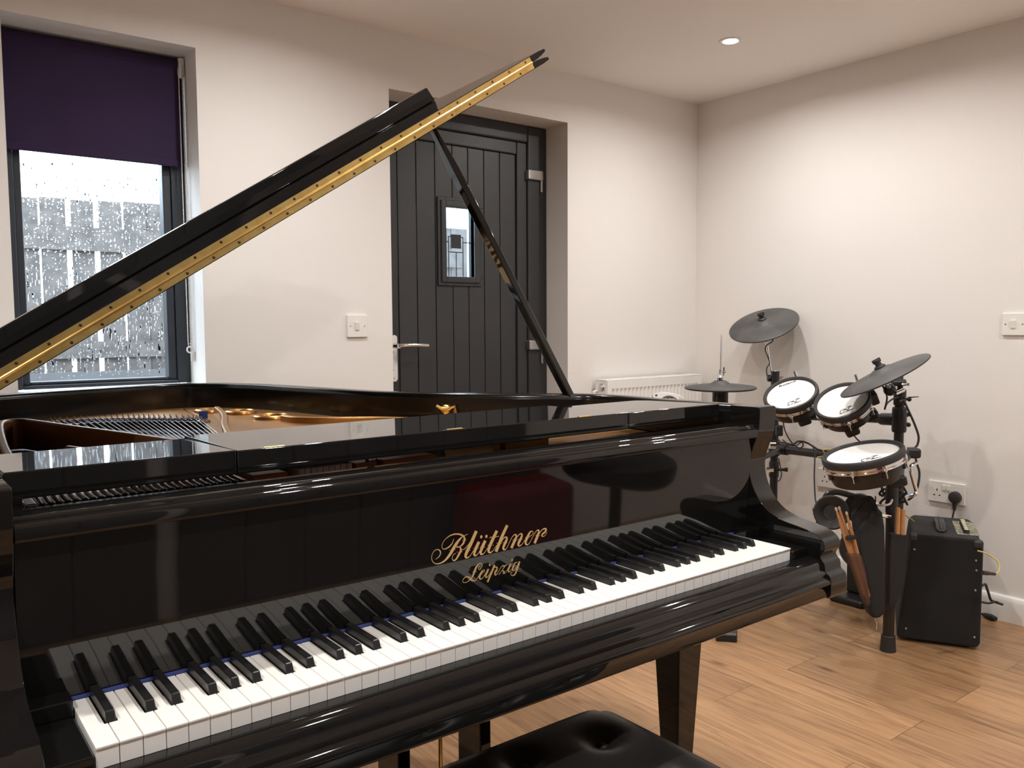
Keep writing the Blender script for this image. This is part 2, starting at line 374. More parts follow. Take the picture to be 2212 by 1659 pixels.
ld.box((1.880, gy-.003, 1.505), (1.932, gy+.001, 1.565))
ld.build('leading', INK, wfo)
hd = MB()
def stadium(x, z0_, z1_, hw, y0, y1):
    p = [(x+hw*math.cos(a), z1_+hw*math.sin(a)) for a in [PI*i/10 for i in range(11)]] + [(x+hw*math.cos(a), z0_+hw*math.sin(a)) for a in [PI+PI*i/10 for i in range(11)]]
    hd.prism([(q[0], y0, q[1]) for q in p], (0, y1-y0, 0))
hx = 1.576
stadium(hx, .945, 1.112, .0145, DY+.012, DY+.024)
hd.tube([(hx, DY+.018, 1.081), (hx, DY-.03, 1.081)], .010, 12)
hd.tube([(hx, DY-.03, 1.083), (hx+.03, DY-.036, 1.084), (hx+.08, DY-.036, 1.083), (hx+.138, DY-.034, 1.080)], [.009, .0095, .009, .008], 12, smooth=5)
for z_ in (1.055, .945): hd.lathe([(.0001, .003), (.005, .003), (.006, 0)], frame((hx, DY+.012, z_), (0, -1, 0)), 10)
stadium(hx, .985, 1.003, .009, DY+.008, DY+.014)
tag(hd.build('door_handle', CHROME, door, smooth=40), 'polished lever handle on a long plate')
for zt, zl in ((1.862, 1.785), (1.072, .980)):
    hg = MB().box((2.283, DY-.016, zt-.024), (2.372, DY+.02, zt+.022))
    hg.tube([(2.366, DY-.006, zt+.022), (2.366, DY-.006, zl)], .006, 10).build('door_hinge', STEEL, door, bevel=.006, seg=3)

# recessed downlights: one in view, the others of the same grid light the room
def downlight(x, y, label, group=None):
    t = thing('ceiling_spotlight', (x, y, ZC), label, 'ceiling light', group)
    MB().lathe([(.030, .004), (.031, -.003), (.040, -.005), (.0455, -.003), (.0465, .001)], Matrix.Translation((x, y, ZC)), 32, caps=False).build('trim_ring', WHITE, t)
    MB().lathe([(.0001, -.0015), (.030, -.0015)], Matrix.Translation((x, y, ZC)), 28).build('lens', LENS, t)
    return t
LENS = mat('lit_lens', (1, 1, 1), .4, emit=((1, .93, .85), 40))

# light switches and sockets
def plate(name, c, nrm, wd, ht, label, cat, group=None):
    n = Vector(nrm); up = Vector((0, 0, 1)); x = up.cross(n).normalized()   # x to the viewer's right
    Mx = Matrix((x, up, n)).transposed().to_4x4(); Mx.translation = Vector(c)
    t = thing(name, c, label, cat, group)
    p = MB(); p.obox(Mx @ Matrix.Translation((0, 0, .005)), wd, ht, .010); p.build('face_plate', PLASTIC, t, bevel=.003, seg=3)
    return t, Mx
def switch(c, nrm, label):
    t, Mx = plate('light_switch', c, nrm, .086, .086, label, 'light switch', 'white rocker light switches')
    MB().obox(Mx @ Matrix.Translation((-.003, 0, .012)) @ Matrix.Rotation(rad(7), 4, 'X'), .017, .031, .007).build('rocker', PLASTIC, t, bevel=.0012)
    for s_ in (-.030, .030): MB().lathe([(.0001, .0108), (.003, .0108), (.0033, .009)], Mx @ Matrix.Translation((s_, 0, 0)), 10).build('screw', STEEL, t)
switch((1.3205, YB, 1.165), (0, -1, 0), 'white light switch on the wall just beside the dark front door')
switch((XR, .4235, 1.158), (-1, 0, 0), 'white light switch cut by the photo edge, high above the amplifier')
def socket(c, label):
    t, Mx = plate('wall_socket', c, (-1, 0, 0), .148, .087, label, 'power socket', 'white double power sockets')
    pins = MB(); rk = []
    for s_ in (-.037, .037):
        for (a, b, w_, h_) in ((0, .011, .0045, .0085), (-.011, -.011, .0075, .0045), (.011, -.011, .0075, .0045)):
            pins.obox(Mx @ Matrix.Translation((s_*1.0+a, b-.004, .0101)), w_, h_, .0006)
    pins.build('pin_slots', INK, t, smooth=0)
    for s_ in (-.009, .009): MB().obox(Mx @ Matrix.Translation((s_, .020, .012)), .011, .021, .006).build('rocker', PLASTIC, t, bevel=.001)
    return Mx
MX1 = socket((XR, .655, .470), 'white double socket with one black plug, on the wall above the amplifier')
socket((XR, 1.165, .452), 'white double socket on the wall half hidden behind the round snare pad')
pl = thing('power_plug', (XR-.01, .613, .45), 'black three-pin plug with its cable, pushed into the socket above the amplifier', 'plug')
PM = MX1 @ Matrix.Translation((.040, -.012, .0105))
MB().lathe([(.022, 0), (.0245, .004), (.0245, .016), (.021, .023), (.012, .026), (.0001, .027)], PM, 24).build('plug_body', RUBBER, pl)
q0 = PM @ Vector((0, -.020, .012)); 
MB().tube([q0, q0+Vector((0, 0, -.022)), q0+Vector((0, 0, -.034))], [.010, .007, .004], 10).build('strain_relief', RUBBER, pl)
MB().tube([q0+Vector((0, 0, -.030)), q0+Vector((-.004, .004, -.06)), q0+Vector((-.006, .012, -.10)), q0+Vector((-.01, .015, -.2)), q0+Vector((-.02, 0, -.33)), q0+Vector((-.03, -.02, -.422))], .0035, 8, smooth=5).build('cable', RUBBER, pl)

# radiator
ra = thing('radiator', (2.9, 1.93, .12), 'white panel radiator with fluted front on the far wall, behind the piano', 'radiator')
RX0, RX1, RY, RZ0, RZ1 = 2.560, 3.246, 1.880, .300, .905
MB().box((RX0, RY+.006, RZ0), (RX0+.003, YB-.022, RZ1)).build('side_panel', RADW, ra, bevel=.001); MB().box((RX1-.003, RY+.006, RZ0), (RX1, YB-.022, RZ1)).build('side_panel', RADW, ra, bevel=.001)
MB().box((RX0, RY+.004, RZ1-.004), (RX1, YB-.022, RZ1)).build('top_grille', RADW, ra, bevel=.0015)
fp = MB(); n = 23; px0, px1 = RX0+.030, RX1-.030; pit = (px1-px0)/n
fp.box((RX0+.004, RY, .862), (RX1-.004, RY+.008, RZ1-.005)).box((RX0+.004, RY, RZ0), (RX1-.004, RY+.008, RZ0+.05)).box((RX0+.004, RY, RZ0+.05), (px0, RY+.008, .862)).box((px1, RY, RZ0+.05), (RX1-.004, RY+.008, .862))
xs = []
for i in range(n*8+1):
    ph = i/8; xs.append((px0+pit*ph, RY+.0085*(.5-.5*math.cos(2*PI*ph))**1.0))
def rib(z, k): return [Vector((x, RY+(y-RY)*k, z)) for x, y in xs]
rows = [rib(RZ0+.05, 1), rib(.835, 1), rib(.848, .96), rib(.857, .6), rib(.862, 0)]
vs = [p for r in rows for p in r]; m_ = len(xs)
fp.add(vs, [(k*m_+i, k*m_+i+1, (k+1)*m_+i+1, (k+1)*m_+i) for k in range(len(rows)-1) for i in range(m_-1)])
fp.build('front_panel', RADW, ra, smooth=40)
vm = frame((RX0, 1.915, .868), (-1, 0, 0))
va = MB().ring(.017, .003, vm, 20, 8); va.lathe([(.0145, .002), (.012, .012), (.0001, .013)], vm, 16); va.build('bleed_valve', STEEL, ra)
MB().tube([(RX0-.005, 1.945, .850), (RX0-.022, 1.945, .850), (RX0-.022, 1.945, .0)], .0085, 10).build('pipe', RADW, ra)

# outside
struct(MB().box((-6, YB+TH+.35, -.3), (9, 14, .835)).build('ground', DIRT, smooth=0), 'pale stony bank outside the window', 'ground')
fe = thing('garden_fence', (.8, 4.6, .835), 'weathered timber board fence standing outside the rainy window', 'fence')
fb = MB(); x = -1.4; r_ = random.Random(5)
while x < 3.6:
    w_ = r_.uniform(.115, .15); h_ = 1.93+r_.uniform(-.02, .02); fb.box((x, 4.60+r_.uniform(0, .012), .87), (x+w_, 4.625, h_)); x += w_+r_.choice((.004, .012, .03))
fb.build('boards', WOODF, fe, bevel=.003)
MB().box((-1.4, 4.585, 1.62), (3.6, 4.60, 1.76)).box((-1.4, 4.585, .98), (3.6, 4.60, 1.08)).build('rail', WOODF, fe)
MB().box((-1.4, 4.57, .835), (3.6, 4.60, .90)).build('gravel_board', DARKP, fe)

# the side of the room behind the photographer, seen only as reflections in the piano
for nm, a, b, lb in (('door_2', -.45, .535, 'dark grey ribbed double door in the wall behind the bench'), ('door_3', .604, 2.12, 'wide dark grey glazed door in the wall behind the bench')):
    dd = thing(nm, ((a+b)/2, YF, 0), lb, 'door', kind='structure')
    mb = MB(); k = int((b-a)/.2)
    for i in range(k): mb.box((a+(b-a)*i/k+.002, YF+.001, .02), (a+(b-a)*(i+1)/k-.002, YF+.035, 2.05))
    mb.build('door_leaf', DARKP, dd, bevel=.003)
    MB().box((a, YF+.001, .0), (b, YF+.05, .02)).build('threshold', STEEL, dd)
st = thing('drum_stool', (1.98, -.92, 0), 'round black padded drum stool on a single pillar, behind the photographer', 'stool')
MB().lathe([(.02, .470), (.19, .473), (.207, .487), (.211, .52), (.205, .543), (.18, .555), (.1, .563), (.0001, .565)], Matrix.Translation((1.98, -.92, 0)), 36).build('seat', LEATHER, st)
MB().tube([(1.98, -.92, .47), (1.98, -.92, .10)], .022, 14).build('pillar', TUBE, st)
for k in range(3):
    a = 2*PI*k/3+.3; MB().tube([(1.98, -.92, .26), (1.98+.25*math.cos(a), -.92+.25*math.sin(a), .012)], .011, 8).build('leg', TUBE, st)
rb = MB(); rb.box((1.64, -1.50, 0), (2.12, -1.26, .33)); tag(rb.build('bag', RED, bevel=.05, seg=4), 'red fabric bag on the floor beside the drum stool', 'bag')
# ------------------------------------------------------------------ grand piano (x along the keys, y into the piano)
KZ = .735; PI_X = .0235
piano = thing('grand_piano', (.611, .8, 0), 'glossy black grand piano with its lid propped open and keyboard uncovered', 'piano')
XI0, XI1, XO0, XO1 = -.050, 1.272, -.105, 1.327
# white keys
offs = {1: -.0024, 3: .0024, 6: -.0030, 8: 0.0, 10: .0030}     # black key centres from the boundary
BW = .0112
whites, blacks = [], []
wi = 0; semis = [9, 10, 11] + [k for _ in range(7) for k in range(12)] + [0]
for sm in semis:
    if sm in (1, 3, 6, 8, 10): blacks.append((wi*PI_X + offs[sm], sm))
    else: whites.append((wi, sm)); wi += 1
bc = [b for b, _ in blacks]
YN, YE = .0505, .1345
for i, sm in whites:
    a, b = i*PI_X+.0005, (i+1)*PI_X-.0005
    la, lb = a, b
    for c in bc:
        if abs(c-i*PI_X) < .006: la = max(la, c+BW/2+.0012)
        if abs(c-(i+1)*PI_X) < .006: lb = min(lb, c-BW/2-.0012)
    mb = MB()
    poly = [(a, -.0015), (b, -.0015), (b, YN), (lb, YN), (lb, YE), (la, YE), (la, YN), (a, YN)]
    q = []
    for p in poly:
        if not q or (abs(q[-1][0]-p[0]) + abs(q[-1][1]-p[1])) > 1e-6: q.append(p)
    mb.prism([(x, y, KZ-.0026) for x, y in q], (0, 0, .0026))
    o = mb.build('white_key', IVORY, piano, bevel=.0006, seg=2)
    mb = MB().prism([(x, max(y, .0005), KZ-.024) for x, y in q], (0, 0, .0212)); mb.build('key_front', IVORYF, o, smooth=0)
for c, sm in blacks:
    y0, y1 = .0505, .137
    r0 = [(c-.0056, y0, KZ-.002), (c+.0056, y0, KZ-.002), (c+.0056, y1, KZ-.002), (c-.0056, y1, KZ-.002)]
    r1 = [(c-.0053, y0+.0012, KZ+.0035), (c+.0053, y0+.0012, KZ+.0035), (c+.0053, y1, KZ+.0035), (c-.0053, y1, KZ+.0035)]
    r2 = [(c-.0047, y0+.0046, KZ+.0118), (c+.0047, y0+.0046, KZ+.0118), (c+.0047, y1, KZ+.0118), (c-.0047, y1, KZ+.0118)]
    MB().loft([r0, r1, r2]).build('black_key', EBONY, piano, bevel=.0016, seg=3)
MB().box((-.0005, .1335, KZ+.0008), (1.2225, .1385, KZ+.0035)).build('felt_strip', BLUEFELT, piano, smooth=0)
MB().box((0, .002, KZ-.030), (1.222, .138, KZ-.026)).build('key_frame', SATIN, piano, smooth=0)
# key blocks at both ends
for xa, xb in ((XI0, -.0012), (1.2232, XI1)):
    mb = MB().box((xa, -.004, .700), (xb, .138, .7285)); mb.box((xa, .105, .728), (xb, .139, .748))
    mb.build('key_block', LACQ, piano, bevel=.002, seg=3)
# keybed and key slip: one moulded front
prof = [(.30, .640), (-.048, .640), (-.0515, .6425), (-.0515, .6625), (-.0535, .6645), (-.056, .667), (-.0565, .670), (-.0545, .6745), (-.0495, .6775), (-.0465, .6795), (-.0462, .6845), (-.0440, .6885), (-.0385, .6915), (-.0370, .6955), (-.0365, .700), (-.0335, .7045), (-.028, .7080), (-.020, .7105), (-.012, .7115), (-.0022, .7115), (-.0022, .700), (.30, .700)]
MB().prism([(XI0, y, z) for y, z in prof], (XI1-XI0, 0, 0)).build('key_slip', LACQ, piano, smooth=50)
# cheeks: scrolled arms
s1 = spline([(0, .110, .985), (0, .1115, .955), (0, .116, .935), (0, .125, .910), (0, .133, .884), (0, .133, .858), (0, .1245, .830), (0, .108, .804), (0, .088, .786), (0, .066, .776), (0, .047, .7705), (0, .014, .766), (0, -.014, .7605), (0, -.030, .7535), (0, -.039, .745), (0, -.042, .736), (0, -.0405, .728), (0, -.036, .7215), (0, -.033, .7155)], 5)
s1 = [(p.y, p.z) for p in s1]
low = [(-.0345, .7120), (-.038, .7075), (-.042, .7035), (-.0435, .697), (-.044, .690), (-.0465, .6862), (-.052, .6835), (-.0555, .679), (-.0568, .672), (-.0568, .648), (-.0555, .6425), (-.052, .638), (.185, .638)]
arm = [(.185, .9945), (.1145, .9955), (.1105, .993)] + s1 + low
for xa, xb in ((XI1, XO1), (XO0, XI0)):
    MB().prism([(xa, y, z) for y, z in arm], (xb-xa, 0, 0)).build('cheek', LACQ, piano, bevel=.0018, seg=3, smooth=40)
# fallboard: concave board, gilt lettering, rail along its top edge
fbp = [(.1388, .7375), (.1390, .745), (.1387, .755), (.1379, .770), (.1362, .795), (.1344, .825), (.1322, .860), (.1298, .895), (.1272, .935)]
fbp = [(p.y, p.z) for p in spline([(0, y, z) for y, z in fbp], 6)]
def fby(z):
    for (y0, z0), (y1, z1) in zip(fbp, fbp[1:]):
        if z0 <= z <= z1: return y0+(y1-y0)*(z-z0)/(z1-z0)
    return fbp[-1][0]
fbo = MB().prism([(XI0+.001, y, z) for y, z in fbp] + [(XI0+.001, .165, .935), (XI0+.001, .160, .7375)], (XI1-XI0-.002, 0, 0)).build('fallboard', LACQ, piano, smooth=30)
STROKES=[[[5337,8394,5],[5318,8337,12],[5279,8294,18],[5234,8267,19],[5177,8255,14],[5139,8268,10],[5124,8306,8],[5129,8339,8],[5156,8384,8],[5201,8421,10],[5263,8450,14],[5332,8461,19],[5402,8455,22],[5467,8434,25],[5515,8404,27],[5537,8365,32],[5538,8335,33],[5518,8288,33],[5484,8259,22],[5449,8245,14],[5414,8247,20],[5393,8250,20]],[[5443,8246,13],[5470,8216,27],[5474,8180,36],[5458,8148,36],[5430,8107,36],[5396,8063,28],[5361,8042,22],[5329,8053,13],[5317,8083,8],[5324,8116,7],[5347,8142,7],[5382,8151,7]],[[5597,8423,8],[5544,8409,7],[5492,8393,16],[5440,8356,33],[5394,8309,49],[5344,8248,54],[5294,8177,49],[5243,8121,41],[5187,8076,30],[5119,8049,20],[5046,8046,13],[4983,8075,10],[4951,8120,9],[4942,8166,7],[4954,8217,7],[4989,8260,9],[5034,8272,11],[5074,8258,15],[5098,8226,18],[5098,8192,16],[5077,8156,13],[5043,8135,9],[5013,8123,5]],[[5498,8181,7],[5557,8201,8],[5609,8242,10],[5643,8282,10]],[[5761,8445,55],[5673,8277,61],[5605,8162,58],[5572,8097,49],[5570,8062,38],[5597,8042,25],[5639,8052,11],[5674,8084,8],[5714,8133,9],[5743,8163,9]],[[5819,8262,53],[5767,8174,55],[5736,8103,47],[5737,8062,36],[5765,8047,20],[5801,8066,9],[5836,8106,8],[5865,8142,8]],[[5941,8260,53],[5889,8169,56],[5858,8097,47],[5862,8060,36],[5893,8045,20],[5935,8068,9],[5983,8121,8],[6013,8152,8]],[[6166,8385,56],[6095,8267,59],[6037,8164,56],[6011,8096,48],[6022,8058,34],[6060,8046,20],[6102,8070,9],[6144,8114,8],[6175,8145,8]],[[6023,8287,7],[6050,8296,11],[6138,8286,9],[6213,8288,9]],[[6372,8443,54],[6277,8279,57],[6160,8041,59]],[[6243,8159,9],[6304,8233,14],[6348,8251,20],[6374,8231,28],[6363,8191,43],[6327,8129,48],[6307,8081,40],[6324,8046,26],[6368,8054,10],[6411,8115,8],[6471,8215,9],[6515,8255,14],[6554,8257,23],[6568,8220,34],[6538,8162,52],[6472,8044,52]],[[6551,8165,8],[6613,8239,13],[6665,8255,21],[6685,8233,28],[6674,8192,40],[6631,8125,49],[6613,8081,37],[6637,8053,23],[6686,8068,10],[6736,8118,8],[6774,8165,8]],[[6847,8174,8],[6899,8198,9],[6921,8232,9],[6896,8260,14],[6854,8248,29],[6813,8191,46],[6776,8127,49],[6768,8075,35],[6799,8046,21],[6845,8062,9],[6896,8129,8],[6952,8211,9],[6998,8252,14],[7031,8257,23],[7046,8228,32],[7022,8167,53],[6960,8043,50]],[[7029,8155,8],[7081,8222,12],[7134,8257,18],[7182,8257,27],[7203,8229,32],[7171,8197,32],[7124,8172,29],[7115,8146,24],[7153,8129,9],[7194,8150,7],[7222,8194,6]],[[5866,7882,6],[5834,7857,7],[5823,7823,8],[5848,7800,8],[5880,7833,8],[5891,7872,8],[5869,7902,9],[5826,7900,14],[5785,7861,28],[5756,7810,37],[5734,7758,33],[5705,7707,22],[5676,7677,17],[5635,7655,11],[5587,7644,9],[5539,7656,8],[5526,7687,8],[5555,7722,11],[5602,7733,17],[5645,7714,24],[5676,7677,28],[5719,7648,22],[5768,7638,11],[5809,7671,8],[5833,7703,8]],[[5875,7726,7],[5935,7750,8],[5944,7772,9],[5916,7780,13],[5880,7745,28],[5851,7694,34],[5853,7658,25],[5878,7640,16],[5920,7660,8],[5956,7705,8]],[[6021,7780,31],[5980,7705,34],[5969,7666,28],[5989,7646,16],[6025,7665,8],[6061,7710,7]],[[6141,7823,34],[6097,7735,37],[6010,7564,32]],[[6097,7735,8],[6140,7779,11],[6177,7782,19],[6194,7758,23],[6174,7715,31],[6153,7682,28],[6166,7651,18],[6207,7672,8],[6261,7745,7],[6304,7784,9]],[[6304,7787,17],[6324,7768,16],[6362,7774,11],[6400,7782,9]],[[6362,7774,11],[6325,7733,9],[6276,7679,8],[6233,7643,9]],[[6301,7696,10],[6340,7675,23],[6328,7648,23],[6367,7651,8],[6416,7711,7]],[[6471,7780,32],[6429,7703,32],[6424,7667,25],[6444,7650,15],[6482,7671,8],[6519,7723,8]],[[6608,7775,9],[6569,7783,14],[6531,7736,25],[6514,7687,29],[6528,7652,17],[6573,7675,8],[6604,7723,8]],[[6657,7785,29],[6618,7704,38],[6582,7610,32],[6545,7574,23],[6499,7581,14],[6475,7609,9],[6490,7633,10],[6510,7618,12]]]
ORN=[[5567,8339,12],[5506,8340,12],[5367,8216,13],[5271,8221,13],[5496,8156,13],[5415,8165,13],[5566,8169,12],[5650,8151,12],[5720,8171,12],[5809,8159,12],[5845,8170,12],[5933,8155,12],[5998,8173,13],[6098,8158,13],[6175,8176,14],[6264,8156,14],[6301,8169,14],[6378,8155,14],[6501,8174,13],[6576,8161,13],[6608,8171,13],[6690,8158,13],[6762,8173,13],[6842,8158,13],[6982,8173,12],[7062,8158,12],[5716,7787,11],[5781,7780,11],[5673,7716,10],[5632,7688,10],[5834,7726,9],[5895,7714,9],[5956,7725,9],[6016,7723,9],[6062,7726,9],[6141,7731,9],[6201,7715,9],[6655,7721,10],[6517,7734,9]]
DOTS=[[5860,8335,22],[5960,8326,23],[6044,7841,16],[6495,7841,16]]

lt = MB()
def fbpt(x, z, h): return Vector((x*1e-4, fby(z*1e-4)-.0001-h, z*1e-4))
strokes_mesh(lt, STROKES, fbpt)
for x, z, r in ORN:
    lt.prism([fbpt(x+r*.5*math.cos(a), z+r*.62*math.sin(a), 0) for a in (0, PI/2, PI, 3*PI/2)], (0, -.0004, 0))
for x, z, r in DOTS: lt.prism([fbpt(x+r*math.cos(PI*k/8), z+r*1.15*math.sin(PI*k/8), 0) for k in range(16)], (0, -.0004, 0))
tag(lt.build('maker_lettering', GILT, fbo, smooth=0), 'gilt script lettering')
rl = [(.1272, .930), (.124, .9305), (.121, .9315), (.1135, .9335), (.1125, .937), (.1125, .9475), (.1140, .9510), (.1185, .9530), (.1215, .9532), (.1225, .9545), (.1225, .9565), (.1245, .9588), (.1285, .9597), (.1330, .9592), (.1345, .9575), (.150, .9570), (.186, .9570), (.186, .950), (.1272, .945)]
MB().prism([(XI0+.001, y, z) for y, z in rl], (XI1-XI0-.002, 0, 0)).build('fallboard_rail', LACQ, fbo, smooth=45)

# case rim (outline at the outer face, seen from above)
out = [(XO1, .185), (XO1, .40)] + [(p.x, p.y) for p in spline([(XO1, .48, 0), (1.322, .56, 0), (1.297, .635, 0), (1.250, .690, 0), (1.200, .737, 0), (1.146, .792, 0), (1.066, .884, 0), (1.006, .958, 0), (.948, 1.043, 0), (.908, 1.153, 0), (.868, 1.303, 0), (.812, 1.503, 0), (.765, 1.612, 0), (.715, 1.690, 0), (.640, 1.748, 0), (.560, 1.765, 0), (.474, 1.760, 0), (.343, 1.733, 0), (.218, 1.703, 0), (.100, 1.665, 0), (-.02, 1.610, 0), (-.085, 1.540, 0), (XO0, 1.44, 0)], 5)] + [(XO0, .185)]
def offset(pl, d):
    r = []
    for i, p in enumerate(pl):
        a = Vector(pl[max(i-1, 0)]); b = Vector(pl[min(i+1, len(pl)-1)]); t = (b-a).normalized()
        r.append((p[0]-t.y*d, p[1]+t.x*d))
    return r
inn = offset(out, .052)
RT, RB_ = .9905, .660
rm = MB(); rings = []
for (xo, yo), (xi, yi) in zip(out, inn):
    k = Vector((xi-xo, yi-yo, 0)); P = Vector((xo, yo, 0))
    zt = RT + (.0035 if yo < .19 else 0.0)
    rings.append([P+Vector((0, 0, RB_)), P+Vector((0, 0, zt-.003)), P+k*.06+Vector((0, 0, zt)), P+k*.70+Vector((0, 0, zt)), P+k*.76+Vector((0, 0, zt-.003)), P+k*.77+Vector((0, 0, zt-.011)), P+k+Vector((0, 0, zt-.012)), P+k+Vector((0, 0, RB_))])
rm.loft(rings); rm.build('case_rim', LACQ2, piano, smooth=50)
bt = [(x, y, .66) for x, y in offset(out, .02)]
MB().prism(bt, (0, 0, .012)).build('bottom_board', SATIN, piano, smooth=0)
# soundboard and cast plate
MB().prism([(x, y, .884) for x, y in offset(out, .05)], (0, 0, .006)).build('soundboard', DARKWOOD, piano, smooth=0)
ZP = .918
inner = [p for p in offset(out, .0525)]
bent = [p for p in inner if p[1] > .5 and p[0] > .58]
tailp = [p for p in inner if p[0] <= .60 and p[1] > 1.2 and p[0] > -.03]
pa = MB()
pa.prism([(x, y, ZP-.026) for x, y in [(.548, 1.400), (.532, 1.345), (.455, 1.020), (.360, .60), (.34, .30), (1.262, .30), (1.262, .5)] + bent], (0, 0, .026))
pa.prism([(x, y, ZP-.020) for x, y in [(.580, 1.70)] + tailp + [(-.03, 1.50), (.10, 1.560), (.25, 1.552), (.38, 1.508), (.46, 1.455), (.548, 1.400)]], (0, 0, .020))
pa.prism([(x, y, ZP-.030) for x, y in [(-.045, .30), (.16, .30), (.20, .62), (.10, .95), (-.045, 1.05)]], (0, 0, .022))
plate_o = pa.build('cast_plate', GOLD, piano, bevel=.006, seg=3)
for x, y, R_ in ((.610, 1.530, .033), (.668, 1.430, .036), (.690, 1.255, .042)):
    mb = MB().ring(R_, .0085, Matrix.Translation((x, y, ZP+.002)), 30, 10); mb.lathe([(.0001, -.001), (R_, 0)], Matrix.Translation((x, y, ZP+.002)), 24)
    mb.build('plate_port', GOLD, plate_o)
def bar(pts, w, z0, z1, m, name, par, n=6):
    c = spline([(x, y, 0) for x, y in pts], n); L = []; 
    for i, p in enumerate(c):
        t = (c[min(i+1, len(c)-1)]-c[max(i-1, 0)]).normalized(); nn = Vector((-t.y, t.x, 0))
        za = z1(i/(len(c)-1)) if callable(z1) else z1
        L.append([p+nn*w/2+Vector((0, 0, z0)), p+nn*w/2+Vector((0, 0, za)), p-nn*w/2+Vector((0, 0, za)), p-nn*w/2+Vector((0, 0, z0))])
    return MB().loft(L).build(name, m, par, bevel=.005, seg=3, smooth=40)
bar([(.610, 1.460), (.560, 1.25), (.478, 1.0), (.40, .70), (.36, .46)], .017, ZP-.005, ZP+.022, GOLD, 'plate_strut', plate_o)
bar([(.690, 1.18), (.705, 1.10), (.76, 1.045), (.86, .97), (.93, .88)], .017, ZP-.005, ZP+.016, GOLD, 'plate_strut', plate_o)
bar([(.280, .62), (.225, .82), (.165, 1.02), (.118, 1.19), (.100, 1.235), (.070, 1.235), (.052, 1.18), (.032, .99), (.012, .74), (.0, .5)], .015, ZP-.025, lambda t: .962, GOLDD, 'plate_strut', plate_o)
bar([(.255, .55), (.20, .70), (.13, .88)], .014, ZP-.02, .938, GOLDD, 'plate_strut', plate_o)
# bass strings, hitch pins and blue felts
def lerp(a, b, t): return tuple(p+(q-p)*t for p, q in zip(a, b))
hit = spline([(.205, 1.545, 0), (.30, 1.535, 0), (.385, 1.495, 0), (.455, 1.435, 0), (.524, 1.350, 0)], 10)
def along(t): 
    k = t*(len(hit)-1); i = min(int(k), len(hit)-2); return hit[i].lerp(hit[i+1], k-i)
NS = 27
for k in range(NS):
    t = k/(NS-1); h = along(t); e = Vector((.235+.205*t*.93, .46, 0)) if t < 2 else None
    e = Vector((.195+.165*t, .45, 0))
    MB().tube([(h.x, h.y, .9215), (e.x, e.y, .9235)], .0012 if k > 9 else .0017, 6).build('string', WIRE if k > 3 else COPPER, piano)
pn = MB()
for k in range(NS):
    h = along(k/(NS-1)); pn.tube([(h.x, h.y+.006, .914), (h.x-.001, h.y+.010, .930)], .0014, 6)
    h2 = along(min(1, (k+.5)/(NS-1))); pn.tube([(h2.x, h2.y-.030, .914), (h2.x, h2.y-.028, .929)], .0014, 6)
pn.build('hitch_pins', WIRE, plate_o)
def ribbon(dy, w, z, h, m, nm):
    a = [Vector((p.x, p.y+dy, z)) for p in hit]; return MB().loft([[p, p+Vector((0, 0, h)), p+Vector((0, w, h)), p+Vector((0, w, 0))] for p in a]).build(nm, m, plate_o)
ribbon(-.002, .020, .912, .007, BLUEFELT, 'felt_strip'); ribbon(-.052, .016, .914, .006, BLUEFELT, 'felt_strip')
ribbon(-.098, .022, .898, .021, DARKWOOD, 'bridge')
ag = MB()
for k in range(NS):
    h = along(k/(NS-1)); ag.box((h.x-.0028, h.y-.094, .917), (h.x+.0022, h.y-.082, .9235))
ag.build('bridge_pins', CHROME, plate_o)
MB().prism([(.530, 1.365, .917), (.556, 1.372, .917), (.550, 1.400, .917)], (0, 0, .020)).build('felt_wedge', BLUEFELT, plate_o)
MB().box((.055, .72, .906), (.095, .74, .914)).build('felt_strip', BLUEFELT, plate_o)
# what shows through the slot above the fallboard
for k in range(27):
    x = -.002+.0097*k
    MB().tube([(x-.001, .254, .9440), (x, .300, .9455)], .0040, 12).build('damper_head', LACQ, piano)
    MB().box((x+.0036, .255, .930), (x+.0075, .45, .9465)).build('wound_string', COPPER if k < 4 or k % 7 == 3 else WIRE, piano, smooth=0)
MB().box((-.036, .245, .925), (-.021, .33, .952)).box((-.020, .25, .925), (-.008, .33, .949)).build('end_bracket', STEEL, piano, bevel=.002)
MB().box((-.048, .225, .920), (.995, .252, .9355)).build('name_rail', SATIN, piano)
for a, b, m_ in ((.266, .318, REDWOOD), (.43, .467, REDWOOD), (.478, .578, REDWOOD)):
    MB().prism([(a, .25, .928), (b, .25, .928), (b, .25, .952), (a, .25, .952)], (0, .13, -.003)).build('action_panel', m_, piano, bevel=.002)
for k in range(9):
    MB().box((.336+.0098*k, .25, .930), (.3442+.0098*k, .36, .9535)).build('hammer_rest', PINK, piano, smooth=0)
MB().ball((.465, .268, .953), .010, 12).build('rail_knob', STEEL, piano)
MB().prism([(.604, .253, .9405), (.700, .253, .9425), (.700, .262, .9560), (.604, .262, .9540)], (0, .004, 0)).build('number_plate', GILT, piano)
for k in range(16): MB().box((.590+.0058*k, .30, .935), (.5932+.0058*k, .40, .9545)).build('treble_string', WIRE, piano, smooth=0)
for a, b in ((.69, .745), (.755, .86)): MB().box((a, .29, .925), (b, .40, .9575)).build('action_panel', GOLD, piano, bevel=.004)
